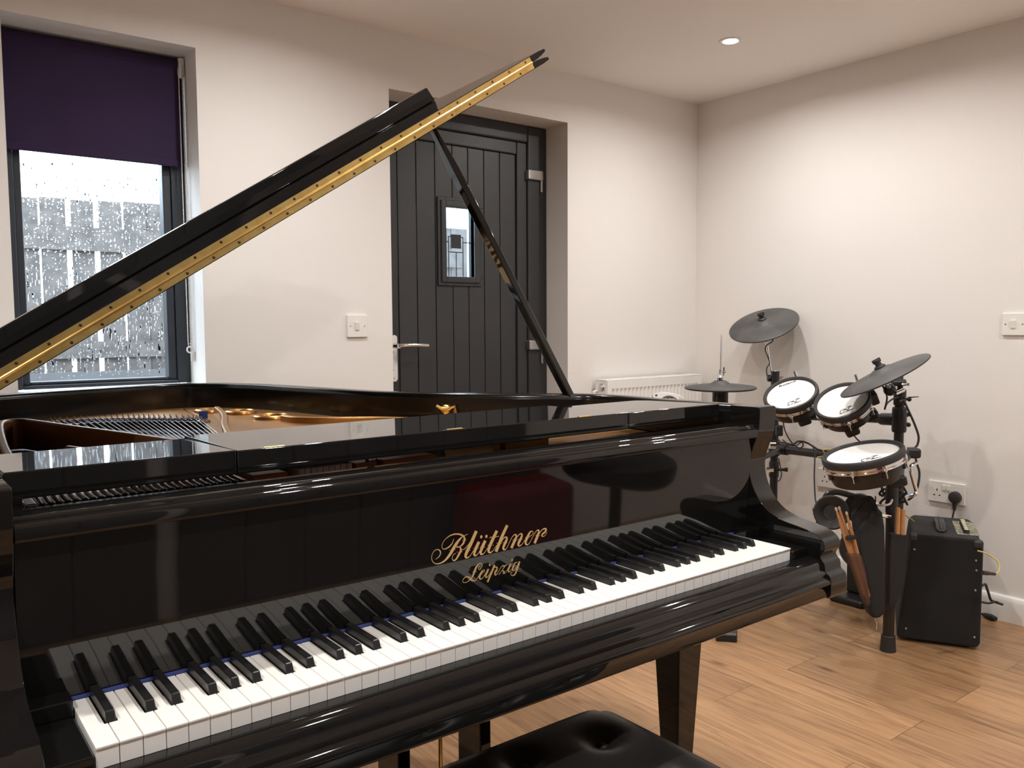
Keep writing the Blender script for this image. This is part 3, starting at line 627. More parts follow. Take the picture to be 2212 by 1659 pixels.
# music desk folded flat between two side trays
def slab(x0, x1, z0f, z0b, yb, th, name, m=LACQ, yf=.210):
    p = [(x0, yf, z0f-th), (x0, yf, z0f), (x0, yb, z0b), (x0, yb, z0b-th*.45)]
    return MB().prism(p, (x1-x0, 0, 0)).build(name, m, piano, bevel=.0022, seg=3, smooth=30)
slab(XI0+.002, .2285, .9975, .9890, .445, .034, 'desk_tray')
slab(.9935, XI1-.003, .9960, .9880, .445, .030, 'desk_tray')
desk = slab(.2295, .9925, .9966, .9922, .455, .033, 'music_desk')
for x in (.283, .590, .880):
    MB().box((x-.0155, .2105, .9955), (x+.0155, .2155, .9980)).build('desk_hinge', BRASS, desk, bevel=.0008)
for xa, xb in ((XI0, XI0+.02), (XI1-.02, XI1)): MB().box((xa, .20, .958), (xb, .47, .967)).build('desk_rail', LACQ, piano)

# lid
AL = rad(32.3); LU = Vector((math.cos(AL), 0, math.sin(AL))); LN = Vector((-math.sin(AL), 0, math.cos(AL)))
LH = Vector((-.137, .57, .990)); YH = .57
def lp(s, y, n): return LH + LU*s + Vector((0, y-YH, 0)) + LN*n
def lid_leaf(edge, n0, n1, wedge, name, par, m=LACQ):
    """a slab whose outer edge (edge: (s, y) points) thins like a lens; wedge +1 thins from above, -1 from below"""
    e = [Vector((s, y, 0)) for s, y in edge]; inn_ = []
    for i, p in enumerate(e):
        t = (e[min(i+1, len(e)-1)]-e[max(i-1, 0)]).normalized(); inn_.append(p + Vector((-t.y, t.x, 0))*.050)
    inn_[0] = Vector((e[0].x-.050, e[0].y, 0)); th = n1-n0; mb = MB()
    mb.prism([lp(0, YH, n0)] + [lp(p.x, p.y, n0) for p in inn_] + [lp(0, inn_[-1].y, n0)], LN*th)
    rings = []
    for p, q in zip(inn_, e):
        def P(k, n): r_ = p.lerp(q, k); return lp(r_.x, r_.y, n)
        if wedge > 0: rings.append([P(0, n0), P(.6, n0), P(.97, n0+th*.10), P(1, n0+th*.25), P(.98, n0+th*.52), P(.7, n0+th*.78), P(.3, n0+th*.97), P(0, n1)])
        else: rings.append([P(0, n1), P(.6, n1), P(.97, n1-th*.10), P(1, n1-th*.25), P(.98, n1-th*.52), P(.7, n1-th*.78), P(.3, n1-th*.97), P(0, n0)])
    mb.loft(rings)
    return mb.build(name, m, par, smooth=40)
edge1 = [(1.4635, YH), (1.463, YH+.03)] + [(x+.137, y) for x, y in out if y > YH+.03 and x > -.06]
lid_leaf(edge1, 0, .0140, 1, 'lid', piano)
YB2 = .845
fo = lid_leaf([(1.4625, YH), (1.460, YH+.05), (1.43, YH+.12), (1.37, YH+.20), (1.345, YH+.245), (1.335, YB2+.03)], .0148, .0288, -1, 'lid_flap', piano)
MB().prism([lp(.0, .822, .0290), lp(1.305, .822, .0290), lp(1.300, .822, .0640), lp(.0, .822, .0640)], (0, .024, 0)).build('lid_lip', LACQ, fo, bevel=.003, seg=3, smooth=30)
hb = MB()
for n0, n1 in ((.0014, .0118), (.0170, .0274)): hb.prism([lp(.0, YH-.0012, n0), lp(1.4105, YH-.0012, n0), lp(1.4105, YH-.0012, n1), lp(0, YH-.0012, n1)], (0, .0016, 0))
hg = hb.build('lid_hinge', BRASS, piano, smooth=0)
MB().tube([lp(0, YH-.0016, .0144), lp(1.4105, YH-.0016, .0144)], .0026, 10).build('hinge_knuckle', BRASS, hg)
for row, n_, st in ((0, .0225, .030), (1, .0064, .058)):
    for k in range(26):
        s_ = st+.0545*k
        if s_ < 1.405: MB().lathe([(.0022, 0), (.0027, .0004), (.0014, .0009), (.0001, .0009)], frame(lp(s_, YH-.0012, n_), (0, -1, 0)), 10).build('screw', BRASSD, hg)
# prop stick
foot = Vector((1.262, .655, .945)); top = lp(1.222, .765, -.004)
dv = (top-foot).normalized(); mid = (foot+top)/2
xd = Vector((0, 1, 0)); 
mp = Matrix((dv.cross(xd).normalized(), xd - dv*dv.dot(xd), dv)).transposed().to_4x4(); mp.translation = mid
Lp = (top-foot).length
def sq(w, h, z): return [mp @ Vector((x*w/2, y*h/2, z)) for x, y in ((-1, -1), (1, -1), (1, 1), (-1, 1))]
pr = MB().loft([sq(.016, .024, -Lp/2-.02), sq(.018, .026, -Lp/2+.1), sq(.018, .026, Lp/2-.12), sq(.012, .018, Lp/2-.03), sq(.012, .016, Lp/2)])
pr.build('lid_prop', LACQ, piano, bevel=.003, seg=3, smooth=40)
MB().prism([lp(1.195, .745, -.010), lp(1.255, .745, -.010), lp(1.250, .745, -.0005), lp(1.200, .745, -.0005)], (0, .045, 0)).build('prop_cup', LACQ, piano, bevel=.002)
# brass hook on the inside of the rim
hk = Vector((1.0, .868, .951)); hn = Vector((-.72, -.69, 0)).normalized()
hm = frame(hk, hn, (.69, -.72, 0))
k_ = MB().lathe([(.012, -.02), (.012, .002), (.009, .005), (.0001, .006)], hm, 18)
k_.tube([hm @ Vector(p) for p in ((-.022, .010, .008), (-.008, .002, .009), (.010, .002, .010), (.026, .009, .010), (.028, -.010, .010))], [.004, .005, .004, .004, .005], 8)
k_.build('lid_hook', BRASS, piano)
# legs, lyre
def leg(cx, cy, zt=.652):
    mb = MB(); 
    def sqr(s, z): return [(cx+a*s/2, cy+b*s/2, z) for a, b in ((-1, -1), (1, -1), (1, 1), (-1, 1))]
    mb.loft([sqr(.036, .062), sqr(.090, zt)]); o = mb.build('leg', LACQ, piano, bevel=.003, seg=3)
    MB().tube([(cx-.011, cy, .026), (cx+.011, cy, .026)], .026, 18).tube([(cx, cy, .02), (cx, cy, .064)], .010, 10).build('caster', BRASS, o)
leg(1.209, .268); leg(.012, .268); leg(.36, 1.52)
ly = MB().box((.43, .20, .10), (.72, .30, .15)).box((.45, .21, .60), (.70, .31, .642)); lyo = ly.build('pedal_lyre', LACQ, piano, bevel=.006, seg=3)
for x in (.480, .643): MB().box((x, .222, .14), (x+.024, .292, .61)).build('lyre_pillar', LACQ, lyo, bevel=.003)
for x in (.497, .579): MB().tube([(x, .25, .14), (x, .25, .62)], .0035, 8).build('pedal_rod', BRASS, lyo)
for x in (.52, .60): MB().box((x-.014, .10, .085), (x+.014, .215, .100)).build('pedal', BRASS, lyo, bevel=.005, seg=3)

# bench
bench = thing('piano_bench', (.53, -.07, 0), 'black leather piano bench with buttoned seat in front of the keyboard', 'bench')
bx0, bx1, by0, by1, bz = .235, .845, -.265, .132, .502
sd = 40; sh = 26; vs = []; fs = []
btn = [(.64, -.035), (.43, -.035), (.64, -.14), (.43, -.14), (.53, -.09)]
btn = [(.742, .020), (.600, .047), (.742, -.130), (.600, -.130), (.46, .045), (.46, -.130)]
for j in range(sh+1):
    for i in range(sd+1):
        u = i/sd*2-1; v = j/sh*2-1
        # rounded-rectangle grid
        x = (bx0+bx1)/2+u*(bx1-bx0)/2; y = (by0+by1)/2+v*(by1-by0)/2
        R_ = .045; ex = max(0, abs(x-(bx0+bx1)/2)-((bx1-bx0)/2-R_)); ey = max(0, abs(y-(by0+by1)/2)-((by1-by0)/2-R_))
        if ex > 0 and ey > 0:
            l = math.hypot(ex, ey); f_ = max(ex, ey)/l
            x -= math.copysign(ex*(1-f_), u); y -= math.copysign(ey*(1-f_), v)
        ed = (1-abs(u)**10)*(1-abs(v)**8); z = bz-.030+.030*max(ed, 0)**.35
        for bx_, by_ in btn: z -= .018*math.exp(-((x-bx_)**2+(y-by_)**2)/.0007)
        vs.append((x, y, z))
for j in range(sh):
    for i in range(sd): fs.append((j*(sd+1)+i, j*(sd+1)+i+1, (j+1)*(sd+1)+i+1, (j+1)*(sd+1)+i))
rim = [i for i in range(sd+1)] + [(j+1)*(sd+1)-1 for j in range(1, sh+1)] + [sh*(sd+1)+i for i in range(sd-1, -1, -1)] + [j*(sd+1) for j in range(sh-1, 0, -1)]
b0 = len(vs); vs += [(vs[i][0], vs[i][1], bz-.075) for i in rim]; nr = len(rim)
fs += [(rim[k], rim[(k+1) % nr], b0+(k+1) % nr, b0+k) for k in range(nr)] + [tuple(b0+k for k in range(nr))]
cu = MB().add(vs, fs).build('seat_cushion', LEATHER, bench, smooth=60)
for bx_, by_ in btn: MB().lathe([(.010, -.003), (.009, .001), (.006, .003), (.0001, .0036)], Matrix.Translation((bx_, by_, bz-.0135)), 16).build('button', LEATHER, cu)
MB().box((bx0+.015, by0+.015, bz-.135), (bx1-.015, by1-.015, bz-.074)).build('apron', LACQ, bench, bevel=.003)
for x in (bx0+.045, bx1-.045):
    for y in (by0+.045, by1-.045):
        MB().loft([[(x+a*s/2, y+b*s/2, z) for a, b in ((-1, -1), (1, -1), (1, 1), (-1, 1))] for s, z in ((.030, 0), (.048, bz-.07))]).build('leg', LACQ, bench, bevel=.002)
# ------------------------------------------------------------------ electronic drum kit
GK = 'round electronic drum pads'
def pad(P, n, R, dep, label, lug_n, logo, xd, ph=0.3, blocks=()):
    t = thing('drum_pad', P, label, 'drum pad', GK)
    F = frame(P, n, xd)
    MB().lathe([(R*.86, -.016), (R*.985, -.016), (R, -.010), (R, .004), (R*.975, .009), (R*.92, .010), (R*.875, .006), (R*.865, -.001)], F, 56, caps=False).build('rubber_rim', RUBBER, t)
    hd_ = MB().lathe([(.0001, .001), (R*.87, .000)], F, 48).build('drum_head', SKIN, t)
    MB().lathe([(R*.93, -.016), (R*.982, -.016), (R*.982, -.021), (R*.965, -.022), (R*1.0, -.0235), (R*1.0, -.0275), (R*.93, -.0275)] if R < .12 else [(R*.93, -.016), (R*.985, -.016), (R*.985, -.024), (R*.96, -.026), (R*1.01, -.028), (R*1.01, -.032), (R*.93, -.032)], F, 56, caps=False).build('chrome_hoop', CHROME, t)
    MB().lathe([(.0001, -dep), (R*.76, -dep), (R*.84, -dep*.94), (R*.91, -dep*.66), (R*.955, -.036), (R*.955, -.027), (.0001, -.026)], F, 56).build('shell', SATIN, t)
    for k in range(lug_n):
        a = 2*PI*k/lug_n+ph; G = F @ Matrix.Rotation(a, 4, 'Z') @ Matrix.Translation((R*1.005, 0, 0))
        m = MB().lathe([(.0045, -.036), (.0045, -.026), (.0055, -.024), (.004, -.018), (.0025, -.014), (.0001, -.013)], G, 10)
        m.obox(G @ Matrix.Translation((-.004, 0, -.027)), .012, .016, .006); m.lathe([(.002, -.058), (.002, -.034)], G, 8); m.build('tension_lug', CHROME, t, bevel=.0008)
        MB().obox(G @ Matrix.Translation((-.012, 0, -.050)), .016, .020, .014).build('lug_foot', SATIN, t, bevel=.003)
    for bx_, by_ in blocks: MB().obox(F @ Matrix.Translation((bx_*R, by_*R, -dep-.008)), .050, .042, .036).build('clamp_block', SATIN, t, bevel=.010, seg=3)
    if logo:
        def fn(cx, cy): return lambda x, y, h: F @ Vector((cx+x, cy+y, .0013+h))
        if logo != 'v':
            text_mesh('Roland', fn(.004*0+R*.06, R*.70), R*.15, shear=.18, sx=1.55, bold=.012).build('maker_lettering', INK, hd_, smooth=0)
        mb = MB(); k = R*.01
        S = lambda *p: [(x*k, y*k, w*k) for x, y, w in p]
        strokes_mesh(mb, [S((-21,2,2.2),(-16,10,1.8),(-4,12,1.2),(4,9,1.2),(-8,5,1.0)), S((-6,13,1.2),(2,6,1.6),(9,-2,1.2)), S((20,16,1.4),(12,8,1.8),(4,-3,1.4),(0,-9,1.0)), S((8,14,1.2),(17,17,1.4),(26,15,1.2),(20,11,1.0),(12,11,1.0)),
                          S((-24,-2,3),(-18,-5,2.6)), S((6,-4,2.4),(16,-4,2.0),(27,-4,1.2))], fn(-R*.05, -R*.56))
        mb.build('emblem', INK, hd_, smooth=0)
        text_mesh('V-Drums', fn(-R*.08, -R*.60), R*.085, shear=.2, sx=1.2).build('emblem_lettering', INK, hd_, smooth=0)
        mb = MB(); 
        for yy, w_ in ((-.76, .36), (-.80, .26)):
            for j in range(14):
                x = (-.5+j/13)*w_*R*1.6; mb.obox(F @ Matrix.Translation((x-R*.05, R*yy, .0014)), w_*R*.075, R*.014, .0003)
        mb.build('fine_print', INK, hd_, smooth=0)
    return t, F
P1 = Vector((2.718, 1.003, .885)); P2 = at(1819, 868, 3.06); P3 = Vector((2.463, .553, .726))
N1 = Vector((-.567, -.081, .819)); N2 = Vector((-.613, -.032, .788)); N3 = Vector((-.228, .112, .961))
T1, F1 = pad(P1, N1, .1075, .078, 'small round tom pad with white head, beside the end of the piano arm', 6, 'full', CR, .2, ((.10, -.66), (.5, -.45)))
T2, F2 = pad(P2, N2, .1033, .076, 'small round tom pad partly covered by the lower tilted cymbal', 6, 'v', CR, .35, ((-.12, -.66), (.72, -.25)))
T3, F3 = pad(P3, N3, .1325, .092, 'larger flat snare pad with chrome hoop, hung lowest above the stick bag', 8, 'v', CR, .1, ((.55, -.45),))
def cymbal(P, n, R, label, name='cymbal_pad'):
    t = thing(name, P, label, 'cymbal')
    F = frame(P, n, CR)
    pr = [(.012, .020), (R*.10, .019), (R*.20, .015), (R*.27, .008), (R*.30, .005), (R*.6, .001), (R*.97, -.009), (R, -.012), (R, -.016), (R*.97, -.0175), (R*.6, -.009), (R*.25, -.004), (.012, -.003)]
    MB().lathe(pr[:8], F, 64, caps=False).build('bow', CYMR, t)
    MB().lathe(pr[7:], F, 64, caps=False).build('underside', RUBBER, t)
    return t, F
C1, FC1 = cymbal((3.146, 1.443, 1.17), (-.495, -.07, .871), .161, 'dark grey rubber cymbal highest on its chrome arm')
def wing(F, t):
    MB().lathe([(.019, .014), (.020, .022), (.016, .026), (.011, .028), (.011, .040), (.0125, .042), (.0125, .048), (.0001, .049)], F, 18).obox(F @ Matrix.Translation((0, 0, .045)), .030, .007, .014).build('wing_nut', RUBBER, t, bevel=.001)
wing(FC1, C1)
C2, FC2 = cymbal((2.629, .580, .994), (-.314, .357, .882), .160, 'dark grey rubber cymbal seen edge-on, tilted above the second tom pad')
wing(FC2, C2)
hh = thing('hi_hat', (2.744, 1.369, 0), 'dark rubber hi-hat on a stand with a tall steel rod, in front of the radiator', 'hi-hat')
HP = Vector((2.744, 1.369, .900)); FH = frame(HP, (-.02, -.01, 1), CR); R = .1525
MB().lathe([(.012, .022), (R*.16, .020), (R*.24, .012), (R*.30, .006), (R*.6, .002), (R*.96, -.006), (R, -.009)], FH, 64, caps=False).build('bow', CYMR, hh)
MB().lathe([(R, -.009), (R*1.0, -.013), (R*.97, -.016), (R*.6, -.014), (.02, -.012)], FH, 64, caps=False).build('underside', RUBBER, hh)
MB().tube([HP+Vector((0, 0, -.10)), HP+Vector((0, 0, -.012))], .034, 24).tube([HP+Vector((-.038, -.02, -.10)), HP+Vector((-.038, -.02, -.045))], .008, 8).build('sensor_housing', SATIN, hh)
MB().tube([HP+Vector((0, 0, -.80)), HP+Vector((0, 0, -.10))], .015, 14).build('stand_tube', CHROME, hh)
MB().tube([HP+Vector((0, 0, -.05)), HP+Vector((.004, 0, .215)), HP+Vector((.004, 0, .222))], [.0035, .0035, .0015], 10).build('pull_rod', STEEL, hh)
cl = MB().lathe([(.016, .024), (.016, .034), (.011, .035), (.008, .040), (.008, .068), (.0055, .070)], FH, 18)
cl.tube([HP+Vector((.011, -.006, .040)), HP+Vector((.013, -.008, .078))], .0038, 8).tube([HP+Vector((0, 0, .058)), HP+Vector((.018, -.012, .058))], .0045, 8)
cl.build('clutch', CHROME, hh)
MB().lathe([(.012, .018), (.012, .025)], FH, 14).build('felt', RUBBER, hh)
for k in range(3):
    a = 2*PI*k/3+1.3; MB().tube([HP+Vector((0, 0, -.55)), HP+Vector((.14*math.cos(a), .14*math.sin(a), -.72)), HP+Vector((.24*math.cos(a), .24*math.sin(a), -.888))], .009, 8).build('leg', CHROME, hh)
fa = Vector((2.272, .955, 0)); fd = (Vector((2.744, 1.369, 0))-fa).normalized(); fs_ = Vector((-fd.y, fd.x, 0))
def fpt(a, b, z): return fa+fd*a+fs_*b+Vector((0, 0, z))
MB().prism([fpt(0, -.038, .0), fpt(.06, -.038, 0), fpt(.06, -.038, .048), fpt(.05, -.038, .052), fpt(.035, -.038, .044), fpt(.02, -.038, .040), fpt(.012, -.038, .030), fpt(.004, -.038, .026)], fs_*.076).prism([fpt(.04, -.036, .044), fpt(.36, -.036, .085), fpt(.36, -.036, .095), fpt(.04, -.036, .052)], fs_*.072).prism([fpt(.05, -.02, 0), fpt(.52, -.02, 0), fpt(.52, -.02, .014), fpt(.05, -.02, .014)], fs_*.04).build('foot_pedal', SATIN, hh, bevel=.004, seg=3)
kt = thing('kick_pad', (3.09, .90, 0), 'black kick drum pad low on the floor behind the hanging stick bag', 'kick pad')
MB().box((2.98, .83, 0), (3.16, .98, .03)).box((3.06, .85, .03), (3.14, .95, .30)).build('body', SATIN, kt, bevel=.012, seg=3)
MB().lathe([(.0001, .012), (.07, .010), (.078, 0), (.078, -.02)], frame((3.055, .90, .22), (-1, -.1, 0)), 28).build('beater_pad', RUBBER, kt)

# rack with its posts, bars and clamps
PB = at(1941, 960, 3.15); PC = at(1672, 1000, 3.87); PA = Vector((2.658, .549, 0))
rk = thing('drum_rack', (2.85, .9, 0), 'black tubular drum rack with plastic clamps standing in the corner', 'drum rack')
MB().tube([(PB.x, PB.y, .30), (PB.x, PB.y, .905)], .0175, 20).build('post', TUBE, rk)
MB().tube([(PB.x, PB.y, .86), (PB.x, PB.y, .965)], .0105, 14).build('inner_post', TUBE, rk)
MB().tube([(PC.x, PC.y, .012), (PC.x, PC.y, .945)], .0180, 20).build('post', TUBE, rk)
MB().tube([(PA.x, PA.y, .02), (PA.x, PA.y, .535)], .0190, 22).build('post', TUBE, rk)
MB().lathe([(.0001, .605), (.016, .605), (.020, .601), (.0205, .56), (.0205, .50), (.0001, .50)], Matrix.Translation((PA.x, PA.y, 0)), 24).build('post_cap', RUBBER, rk)
MB().lathe([(.0275, 0), (.027, .005), (.0235, .055), (.021, .058), (.0001, .058)], Matrix.Translation((PA.x, PA.y, 0)), 24).build('rubber_foot', RUBBER, rk)
MB().lathe([(.026, 0), (.023, .05), (.0001, .05)], Matrix.Translation((PC.x, PC.y, 0)), 20).build('rubber_foot', RUBBER, rk)
# joint between the front post and the rear post
jA = Vector((PA.x+.01, PA.y+.0, .50)); jB = Vector((PB.x, PB.y, .44))
MB().tube([jA, jA.lerp(jB, .35)+Vector((0, 0, -.035)), jB+Vector((0, 0, -.02))], .019, 16, smooth=6).build('bar', TUBE, rk)
MB().tube([(PB.x, PB.y, .34), (PB.x, PB.y, .62)], .023, 18).build('post_sleeve', SATIN, rk)
zu = at(1925, 906, 3.15).z
uB = Vector((PB.x, PB.y, zu)); uC = Vector((PC.x, PC.y, at(1672, 896, 3.87).z))
MB().tube([uB, uC], .0165, 18).build('bar', TUBE, rk)
zl = at(1935, 1003, 3.2).z
lC = Vector((PC.x-.02, PC.y-.02, at(1668, 970, 3.82).z)); lB = Vector((PB.x, PB.y, zl+.01))
MB().tube([lC, lB], .0185, 18).build('bar', TUBE, rk)
def clamp(c, ax, r, l, name='clamp', knobs=()):
    ax = Vector(ax).normalized(); m = MB().tube([Vector(c)-ax*l/2, Vector(c)-ax*l*.42, Vector(c)+ax*l*.42, Vector(c)+ax*l/2], [r*.9, r, r, r*.9], 18)
    for k in knobs: m.tube([Vector(c)+Vector(k)*.4, Vector(c)+Vector(k)], .0065, 8); m.ball(Vector(c)+Vector(k), .009, 8)
    return m.build(name, SATIN, rk)
RV = CR
clamp((PB.x, PB.y, zu), (0, 0, 1), .0265, .095, knobs=(RV*.036+Vector((0, 0, .02)), RV*.036+Vector((0, 0, -.02))))
clamp((PB.x, PB.y, .885), (0, 0, 1), .0225, .06, knobs=(RV*.036+Vector((0, 0, -.008)),))
du = (uC-uB).normalized(); clamp(uB+du*.055, du, .0235, .075)
dl = (lB-lC).normalized(); clamp(lC+dl*.045, dl, .0245, .085)
clamp((PC.x, PC.y, lC.z), (0, 0, 1), .026, .075)
clamp((PC.x, PC.y, uC.z+.02), (0, 0, 1), .024, .08, knobs=(-RV*.04,))
def chromebit(pts, r, nm='wing_bolt', m=CHROME): return MB().tube(pts, r, 10).build(nm, m, rk)
# cymbal arms
a0 = at(1665, 835, 3.87); a1 = at(1667, 812, 3.87); a2 = at(1656, 738, 3.87); cu_ = Vector((3.146, 1.443, 1.17))
MB().tube([(PC.x, PC.y, .945), a1, a2], .0060, 12).build('cymbal_arm', CHROME, rk)
MB().tube([a2, a2.lerp(cu_, .55), cu_-Vector((-.495, -.07, .871))*.004], [.009, .009, .007], 12).build('cymbal_tilter', STEEL, rk)
tm = at(1668, 817, 3.86)
MB().tube([tm-RV*.022, tm+RV*.018], .016, 14).tube([tm+RV*.006+CU*-.005, tm+RV*.008-CU*.055], .013, 12).build('clamp', SATIN, rk, bevel=.003)
chromebit([tm+RV*.01, tm+RV*.045+CU*.001, tm+RV*.052+CU*.004], [.005, .006, .005])
b0 = Vector((PB.x, PB.y, .955)); b1 = at(1944, 832, 3.12); b2 = at(1922, 842, 3.02); b3 = Vector((2.629, .580, .994))
MB().tube([b0, b1+CU*.012], .010, 12).tube([b1-RV*.03+CU*.008, b1+RV*.02+CU*.010], .013, 12).build('cymbal_holder', SATIN, rk, bevel=.002)
MB().ball(b2, .0225, 16).build('tilter_joint', SATIN, rk)
MB().tube([b1-RV*.028, b2], .008, 10).build('cymbal_arm', CHROME, rk)
MB().tube([b2, b2.lerp(b3, .3)], .0085, 10).build('cymbal_tilter', STEEL, rk); MB().tube([b2.lerp(b3, .28), b3-Vector((-.314, .357, .882))*.003], .006, 10).build('cymbal_rod', CHROME, rk)
chromebit([at(1950, 830, 3.1), at(1956, 830, 3.09), at(1965, 830, 3.08)], [.0055, .004, .0065]); chromebit([at(1935, 850, 3.0), at(1953, 842, 3.0)], .007)
# tom and snare mounts
for F_, base, mid in ((F1, uC.lerp(uB, .28), None), (F2, uC.lerp(uB, .66), None)):
    e = F_ @ Vector((.0, .02, -.062)); c = base
    MB().tube([c, c.lerp(e, .5)+Vector((.01, 0, .01)), e], .013, 12, smooth=4).build('tom_mount', SATIN, rk)
for px_, py_, qx, qy, d in ((1716, 801, 1724, 824, 3.42), (1848, 808, 1855, 828, 3.18)):
    t_ = at(px_, py_, d); q_ = at(qx, qy, d)
    MB().tube([t_, t_.lerp(q_, .04), q_, q_+(q_-t_)*1.2], [.005, .0066, .0066, .0066], 12).build('mount_rod', CHROME, rk)
t2 = at(1886, 858, 3.03); MB().obox(frame(t2, N2, CR), .028, .040, .050).tube([t2, Vector((uB.x, uB.y, uB.z)).lerp(uC, .25)], .011, 10).build('tom_mount', SATIN, rk, bevel=.005)
sm = at(1952, 985, 2.92); sn = F3 @ Vector((.105, .03, -.035))
MB().tube([sn, sn.lerp(sm, .5), sm, Vector((PB.x, PB.y, sm.z-.02))], [.026, .026, .024, .022], 14).build('snare_mount', SATIN, rk)
MB().obox(frame(at(1962, 978, 2.95), (0, 0, 1), CR), .075, .05, .036).build('snare_mount', SATIN, rk, bevel=.010, seg=3)
chromebit([at(1955, 976, 2.93), at(1955, 972, 2.93), at(1955, 963, 2.93)], [.008, .006, .006])
MB().tube([at(1980, 1000, 2.95), at(1967, 1010, 2.94), at(1972, 1035, 2.94), at(1979, 1060, 2.94), at(1976, 1068, 2.94), at(1962, 1072, 2.96)], .0065, 10, smooth=5).build('mount_rod', CHROME, rk)
chromebit([at(1899, 1113, 2.88), at(1924, 1117, 2.88)], [.007, .0065], 'wing_bolt')
pcm = Vector((PC.x, PC.y, at(1670, 1018, 3.82).z)); clamp(pcm, (0, 0, 1), .0225, .075)
chromebit([pcm-RV*.04-CF*.02, pcm-RV*.01-CF*.03], .012); MB().tube([pcm-CF*.02, pcm+RV*.04-CF*.02, pcm+RV*.055-CF*.02], [.007, .007, .011], 10).build('clamp_handle', SATIN, rk)
kb = at(1683, 930, 3.8); MB().obox(frame(kb, -CF, CR), .030, .050, .03).build('clamp_handle', SATIN, rk, bevel=.006)
chromebit([at(1668, 962, 3.6)-RV*.012, at(1668, 962, 3.6)+RV*.014], .015, 'wing_bolt')
ct = thing('cable_tie', at(1960, 858, 3.1), 'black cable tie end sticking out from the rack post top', 'cable tie')
MB().tube([at(1944, 860, 3.12), at(1957, 859, 3.10), at(1985, 857, 3.08)], [.0022, .0032, .0015], 6).build('strap', RUBBER, ct)
tz = MB()
for i in range(6): p = at(1957+3.6*i, 858.6-.2*i, 3.094); tz.obox(frame(p, -CF, CR), .0035, .0035, .001)
tz.build('teeth', PLASTIC, ct)
# cables
def cable(name, pts, r, m, label, n=6, ds=None):
    o = MB().tube(pts, r, 7, smooth=n).build(name, m); return tag(o, label, 'cable')
cable('cable', [at(1943, 868, 3.1), at(1952, 866, 3.1), at(1962, 886, 3.09), at(1975, 915, 3.09), at(1984, 942, 3.09), at(1982, 960, 3.09), at(1975, 972, 3.09), at(1980, 1000, 3.09), at(1986, 1022, 3.09), at(1982, 1052, 3.09), at(1972, 1072, 3.1), at(1962, 1080, 3.12)], .0042, RUBBER, 'black cables looping down outside the rack post toward the plug')
cable('cable', [at(1901, 826, 3.0), at(1910, 840, 3.02), at(1916, 860, 3.05), at(1911, 884, 3.06), at(1916, 872, 3.07), at(1928, 862, 3.09), at(1941, 858, 3.12)], .0032, RUBBER, 'thin black cable hanging under the edge-on cymbal')
cable('cable', [at(1670, 729, 3.84), at(1668, 738, 3.84), at(1656, 746, 3.84), at(1653, 756, 3.84), at(1656, 764, 3.84), at(1660, 775, 3.84), at(1662, 785, 3.84), at(1656, 797, 3.84), at(1657, 812, 3.84)], .0026, RUBBER, 'thin black cable twisted round the arm of the highest cymbal')
cable('cable', [at(1692, 902, 3.45), at(1693, 920, 3.47), at(1700, 940, 3.5), at(1712, 958, 3.52), at(1727, 968, 3.52), at(1735, 962, 3.5), at(1731, 955, 3.5), at(1720, 962, 3.5), at(1708, 962, 3.52), at(1690, 950, 3.55)], .0026, RUBBER, 'black cable dropping from the first tom pad to the rack bar')
cable('cable', [at(1826, 918, 3.2), at(1840, 935, 3.2), at(1855, 952, 3.2), at(1868, 960, 3.22), at(1880, 966, 3.25)], .0028, RUBBER, 'black cable dropping from the second tom pad behind the snare pad')
cable('cable', [at(1681, 955, 3.55), at(1695, 957, 3.5), at(1712, 960, 3.5), at(1725, 953, 3.5), at(1742, 956, 3.48), at(1756, 964, 3.46), at(1770, 972, 3.44), at(1790, 975, 3.4)], .0042, RUBBER, 'bundle of black cables lying along the lower rack bar')
cable('cable', [at(1756, 962, 3.42), at(1760, 985, 3.40), at(1759, 1030, 3.38), at(1761, 1075, 3.36), at(1764, 1100, 3.35), at(1764, 1200, 3.35)], .0030, RUBBER, 'single black cable hanging straight down in front of the wall')
cable('cable', [at(1682, 990, 3.6), at(1686, 1010, 3.6), at(1688, 1025, 3.6), at(1685, 1036, 3.6), at(1680, 1040, 3.6)], .0026, RUBBER, 'short black cable loop beside the rear rack post')
cable('cable', [at(1765, 988, 3.36), at(1782, 984, 3.36), at(1778, 972, 3.35), at(1790, 971, 3.35), at(1805, 972, 3.35), at(1815, 974, 3.35), at(1800, 978, 3.35)], .0028, YEL, 'yellow cable coiled on the rack behind the snare pad')
tg = MB()
rr = random.Random(11); cpt = at(1955, 1070, 3.05)
for k in range(6):
    pts = [at(1900+rr.uniform(0, 60), 1045+rr.uniform(0, 45), 3.0+rr.uniform(-.04, .08)) for _ in range(6)]
    tg.tube(pts, .0042, 7, smooth=5)
tag(tg.build('cable_tangle', RUBBER), 'tangle of black cables on the rack behind the front post', 'cable', kind='stuff')

